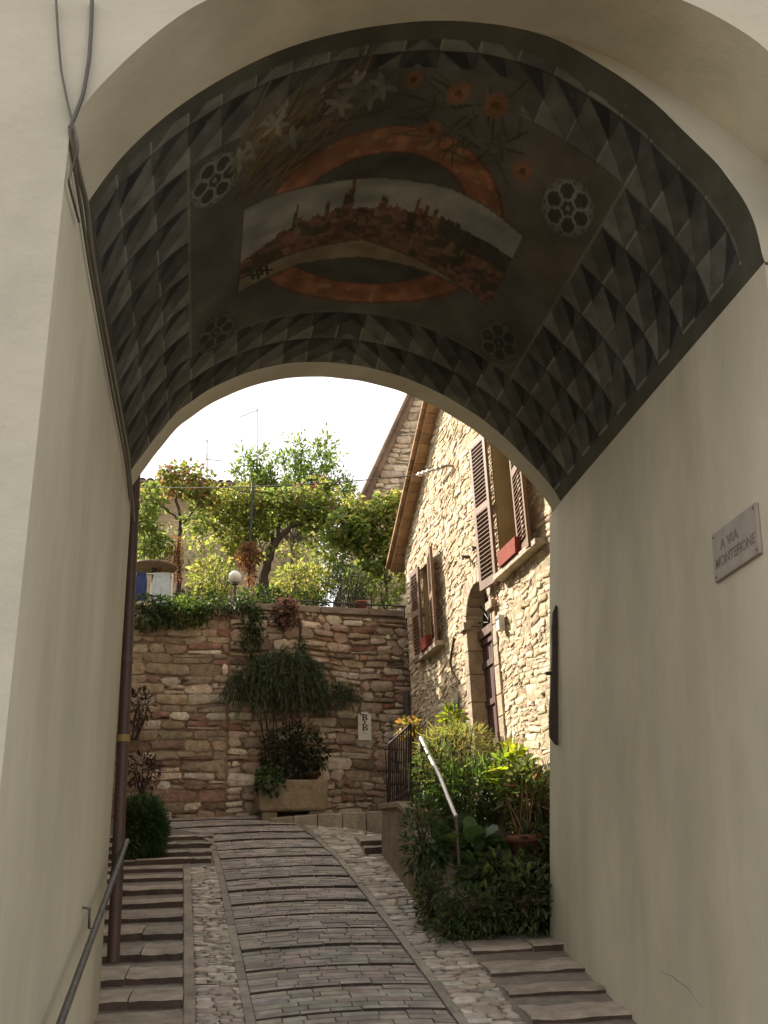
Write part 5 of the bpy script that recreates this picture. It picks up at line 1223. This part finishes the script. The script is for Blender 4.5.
    shrub('shrub','grey green needle leaved bush on the wall top near the stone house','shrub',(348,586),15.25,.34,.3,.36,1500,.09,'needle',G_GREY,303,'leafdark')
    shrub('shrub','dark green leafy plants along the wall top under the leaning trunk','shrub',(262,598),15.3,.42,.3,.16,520,.08,'leaf',G_DARK+[(.09,.13,.03,2)],304)
    shrub('shrub','low green plants behind the coping right of the grey green bush','shrub',(388,596),15.2,.22,.25,.16,240,.08,'leaf',VM,305)
    shrub('shrub','green plants at the foot of the slender vine on the wall top','shrub',(200,598),15.2,.40,.3,.13,380,.08,'leaf',VM+G_DARK,306)
    shrub('shrub','low green plants between the leaning trunk and the grey green bush','shrub',(308,600),15.4,.36,.3,.12,330,.08,'leaf',VM+G_DARK,307)
    shrub('shrub','loose leafy shrub behind the grapevine stem','shrub',(362,578),16.6,.34,.3,.3,360,.11,'leaf',VM,308)
    shrub('shrub','loose pale green shrub filling the gap between the hedge and the grapevine','shrub',(331,560),18.5,.42,.4,.6,1300,.085,'leaf',VY+AIR,341)
    shrub('hedge','dense evergreen hedge added out of view to block sun, beyond the left end of the garden wall','hedge',(52,560),14.6,.72,.45,.75,4200,.13,'leaf',G_DARK,340,'leafdark')  # unseen hedge, added to keep the sun off the planter wall
    # --- pole with hanging dry plant, lamp, rails, chair covers
    o=empty('garden_pole',P((247,596),15.9),'thin dark metal pole standing in the garden left of the leaning trunk','pole'); m=MB(); p0=P((247,596),15.9); p0[2]=GZ; m.tube([p0,P((250,545),15.9),P((253,484),15.9)],.026,8,(.035,.03,.028)); part('pole',m,M['iron'],o)
    m=MB(); q=P((253,492),15.9); m.tube([q-np.array((.25,0,0)),q+np.array((.25,0,0))],.012,6,(.035,.03,.028)); part('crossbar',m,M['iron'],o)
    o=empty('hanging_plant',P((249,552),15.75),'dry reddish brown plant hanging on the thin dark metal pole','plant'); lf,wd=MB(),MB(); clump(lf,P((249,556),15.75),(.20,.2,.22),420,.08,'leaf',G_DRY,310,.9); clump(lf,P((250,575),15.75),(.08,.1,.2),120,.07,'leaf',G_DRY,311,.9)
    q=P((249,546),15.75); wd.lathe([(.001,-.1),(.10,-.08),(.14,.03),(.12,.03),(.001,-.04)],q,14,(.12,.07,.045)); part('foliage',lf,M['leaf'],o); part('basket',wd,M['terra'],o)
    q=P((235,577),15.1); o=empty('globe_lamp',(q[0],q[1],GZ),'small white globe garden lamp on a short post between the shrubs','lamp'); m=MB()
    m.lathe([(.001,-.105)]+[(.105*math.sin(t),-.105*math.cos(t)) for t in np.linspace(.2,math.pi-.01,12)],q,18,(.70,.66,.58)); part('globe',m,M['paint'],o)
    m=MB(); m.tube([(q[0],q[1],GZ),(q[0],q[1],q[2]-.10)],.022,8,(.05,.05,.05)); m.lathe([(.05,-.13),(.055,-.095),(.02,-.09)],q,14,(.05,.05,.05)); part('post',m,M['iron'],o)
    # rail of the garden edge
    def rail(xa,xb,pz,lab,posts):
        a=gp(at_gw((xa,pz),-.12)[0],at_gw((xa,pz),-.12)[2],-.12); b=gp(at_gw((xb,pz),-.12)[0],at_gw((xa,pz),-.12)[2],-.12)
        o=empty('garden_rail',((a[0]+b[0])/2,(a[1]+b[1])/2,GTOP),lab,'railing','low railings on the garden wall'); m=MB(); m.tube([a,b],.012,7,(.04,.035,.03)); part('rail',m,M['iron'],o)
        for k in range(posts): t=(k+.1)/(posts-.8); q=a*(1-t)+b*t; m=MB(); m.tube([(q[0],q[1],GZ),q],.011,6,(.04,.035,.03)); part('post',m,M['iron'],o)
        return a,b
    rail(132,216,595,'thin dark railing on the garden wall in front of the hanging cloths',5)
    rail(300,407,601,'thin dark railing on the coping of the garden wall near the stone house',6)
    # clothes line rail with two cloths
    ya=15.0; a=P((131,574),ya); b=P((173,574),ya); o=empty('clothes_rail',((a[0]+b[0])/2,ya,GZ),'pale clothes rail behind the railing at the left of the garden','clothes rail'); m=MB(); m.tube([a,b],.014,7,(.42,.42,.40)); part('rail',m,M['steel'],o)
    for q in (a,b): m=MB(); m.tube([(q[0],q[1],GZ),q],.014,7,(.42,.42,.40)); part('post',m,M['steel'],o)
    for (xa,xb,yb,col,lab) in ((136,147.5,602,(.045,.06,.16),'blue cloth hanging on the pale clothes rail'),(152.5,171,606,(.42,.46,.50),'pale blue grey cloth hanging on the clothes rail next to the blue one')):
        l,rr=P((xa,574),ya),P((xb,574),ya); zb=P((xa,yb),ya)[2]; o=empty('hanging_cloth',((l[0]+rr[0])/2,ya,zb),lab,'cloth','cloths on the clothes rail'); m=MB(); nx,nz=14,10; vs=[]
        for side in (0,1):
            for j in range(nz+1):
                for i in range(nx+1):
                    t=i/nx; s=j/nz; x=l[0]+(rr[0]-l[0])*t; flare=1+.06*s; x=(l[0]+rr[0])/2+(x-(l[0]+rr[0])/2)*flare*(.82+.18*min(1,s*3))
                    vs.append((x,ya-.018+.012*math.sin(t*17+s)*s*1.5+(-.02 if s<.05 else -.0)+side*.012,l[2]+.016+(zb-l[2])*s))
        n1=(nx+1)*(nz+1); g=lambda j,i,sd:sd*n1+j*(nx+1)+i
        fs=[(g(j,i,0),g(j,i+1,0),g(j+1,i+1,0),g(j+1,i,0)) for j in range(nz) for i in range(nx)]+[(g(j,i,1),g(j+1,i,1),g(j+1,i+1,1),g(j,i+1,1)) for j in range(nz) for i in range(nx)]
        m.add(vs,fs,col,True); part('cloth',m,M['cloth'],o)
    q=P((154,567.5),15.6); o=empty('garden_table',(q[0],q[1],GZ),'round brown garden table behind the clothes rail','table'); m=MB(); m.lathe([(.001,-.02),(.36,-.02),(.38,0),(.36,.02),(.001,.025)],q,28,(.22,.16,.11)); part('table_top',m,M['oldwood'],o); m=MB(); m.tube([(q[0],q[1],GZ),(q[0],q[1],q[2]-.02)],.035,8,(.06,.05,.045)); part('leg',m,M['iron'],o)
    q=P((361,606),15.0); q[2]=max(q[2]-.12,GZ); o=empty('flower_pot',q,'small terracotta pot on the garden wall top by the grey green bush','flower pot','terracotta flower pots'); m=MB(); m.lathe([(.001,0),(.07,0),(.10,.15),(.115,.15),(.115,.19),(.098,.19),(.09,.14),(.001,.14)],q,18,(.22,.085,.045)); part('pot',m,M['terra'],o)
    # wires
    e=BRK; o=empty('overhead_wire',e,'thin overhead wire running from the bracket on the stone house across the garden','wire'); a=P((120,486),16.2); pts=[]
    for k in range(17): t=k/16; p=np.array(e)*(1-t)+a*t; p[2]-=.16*4*t*(1-t)*.6; pts.append(p)
    m=MB(); m.tube(pts,.009,5,(.10,.09,.08)); part('wire',m,M['paint'],o)
garden()
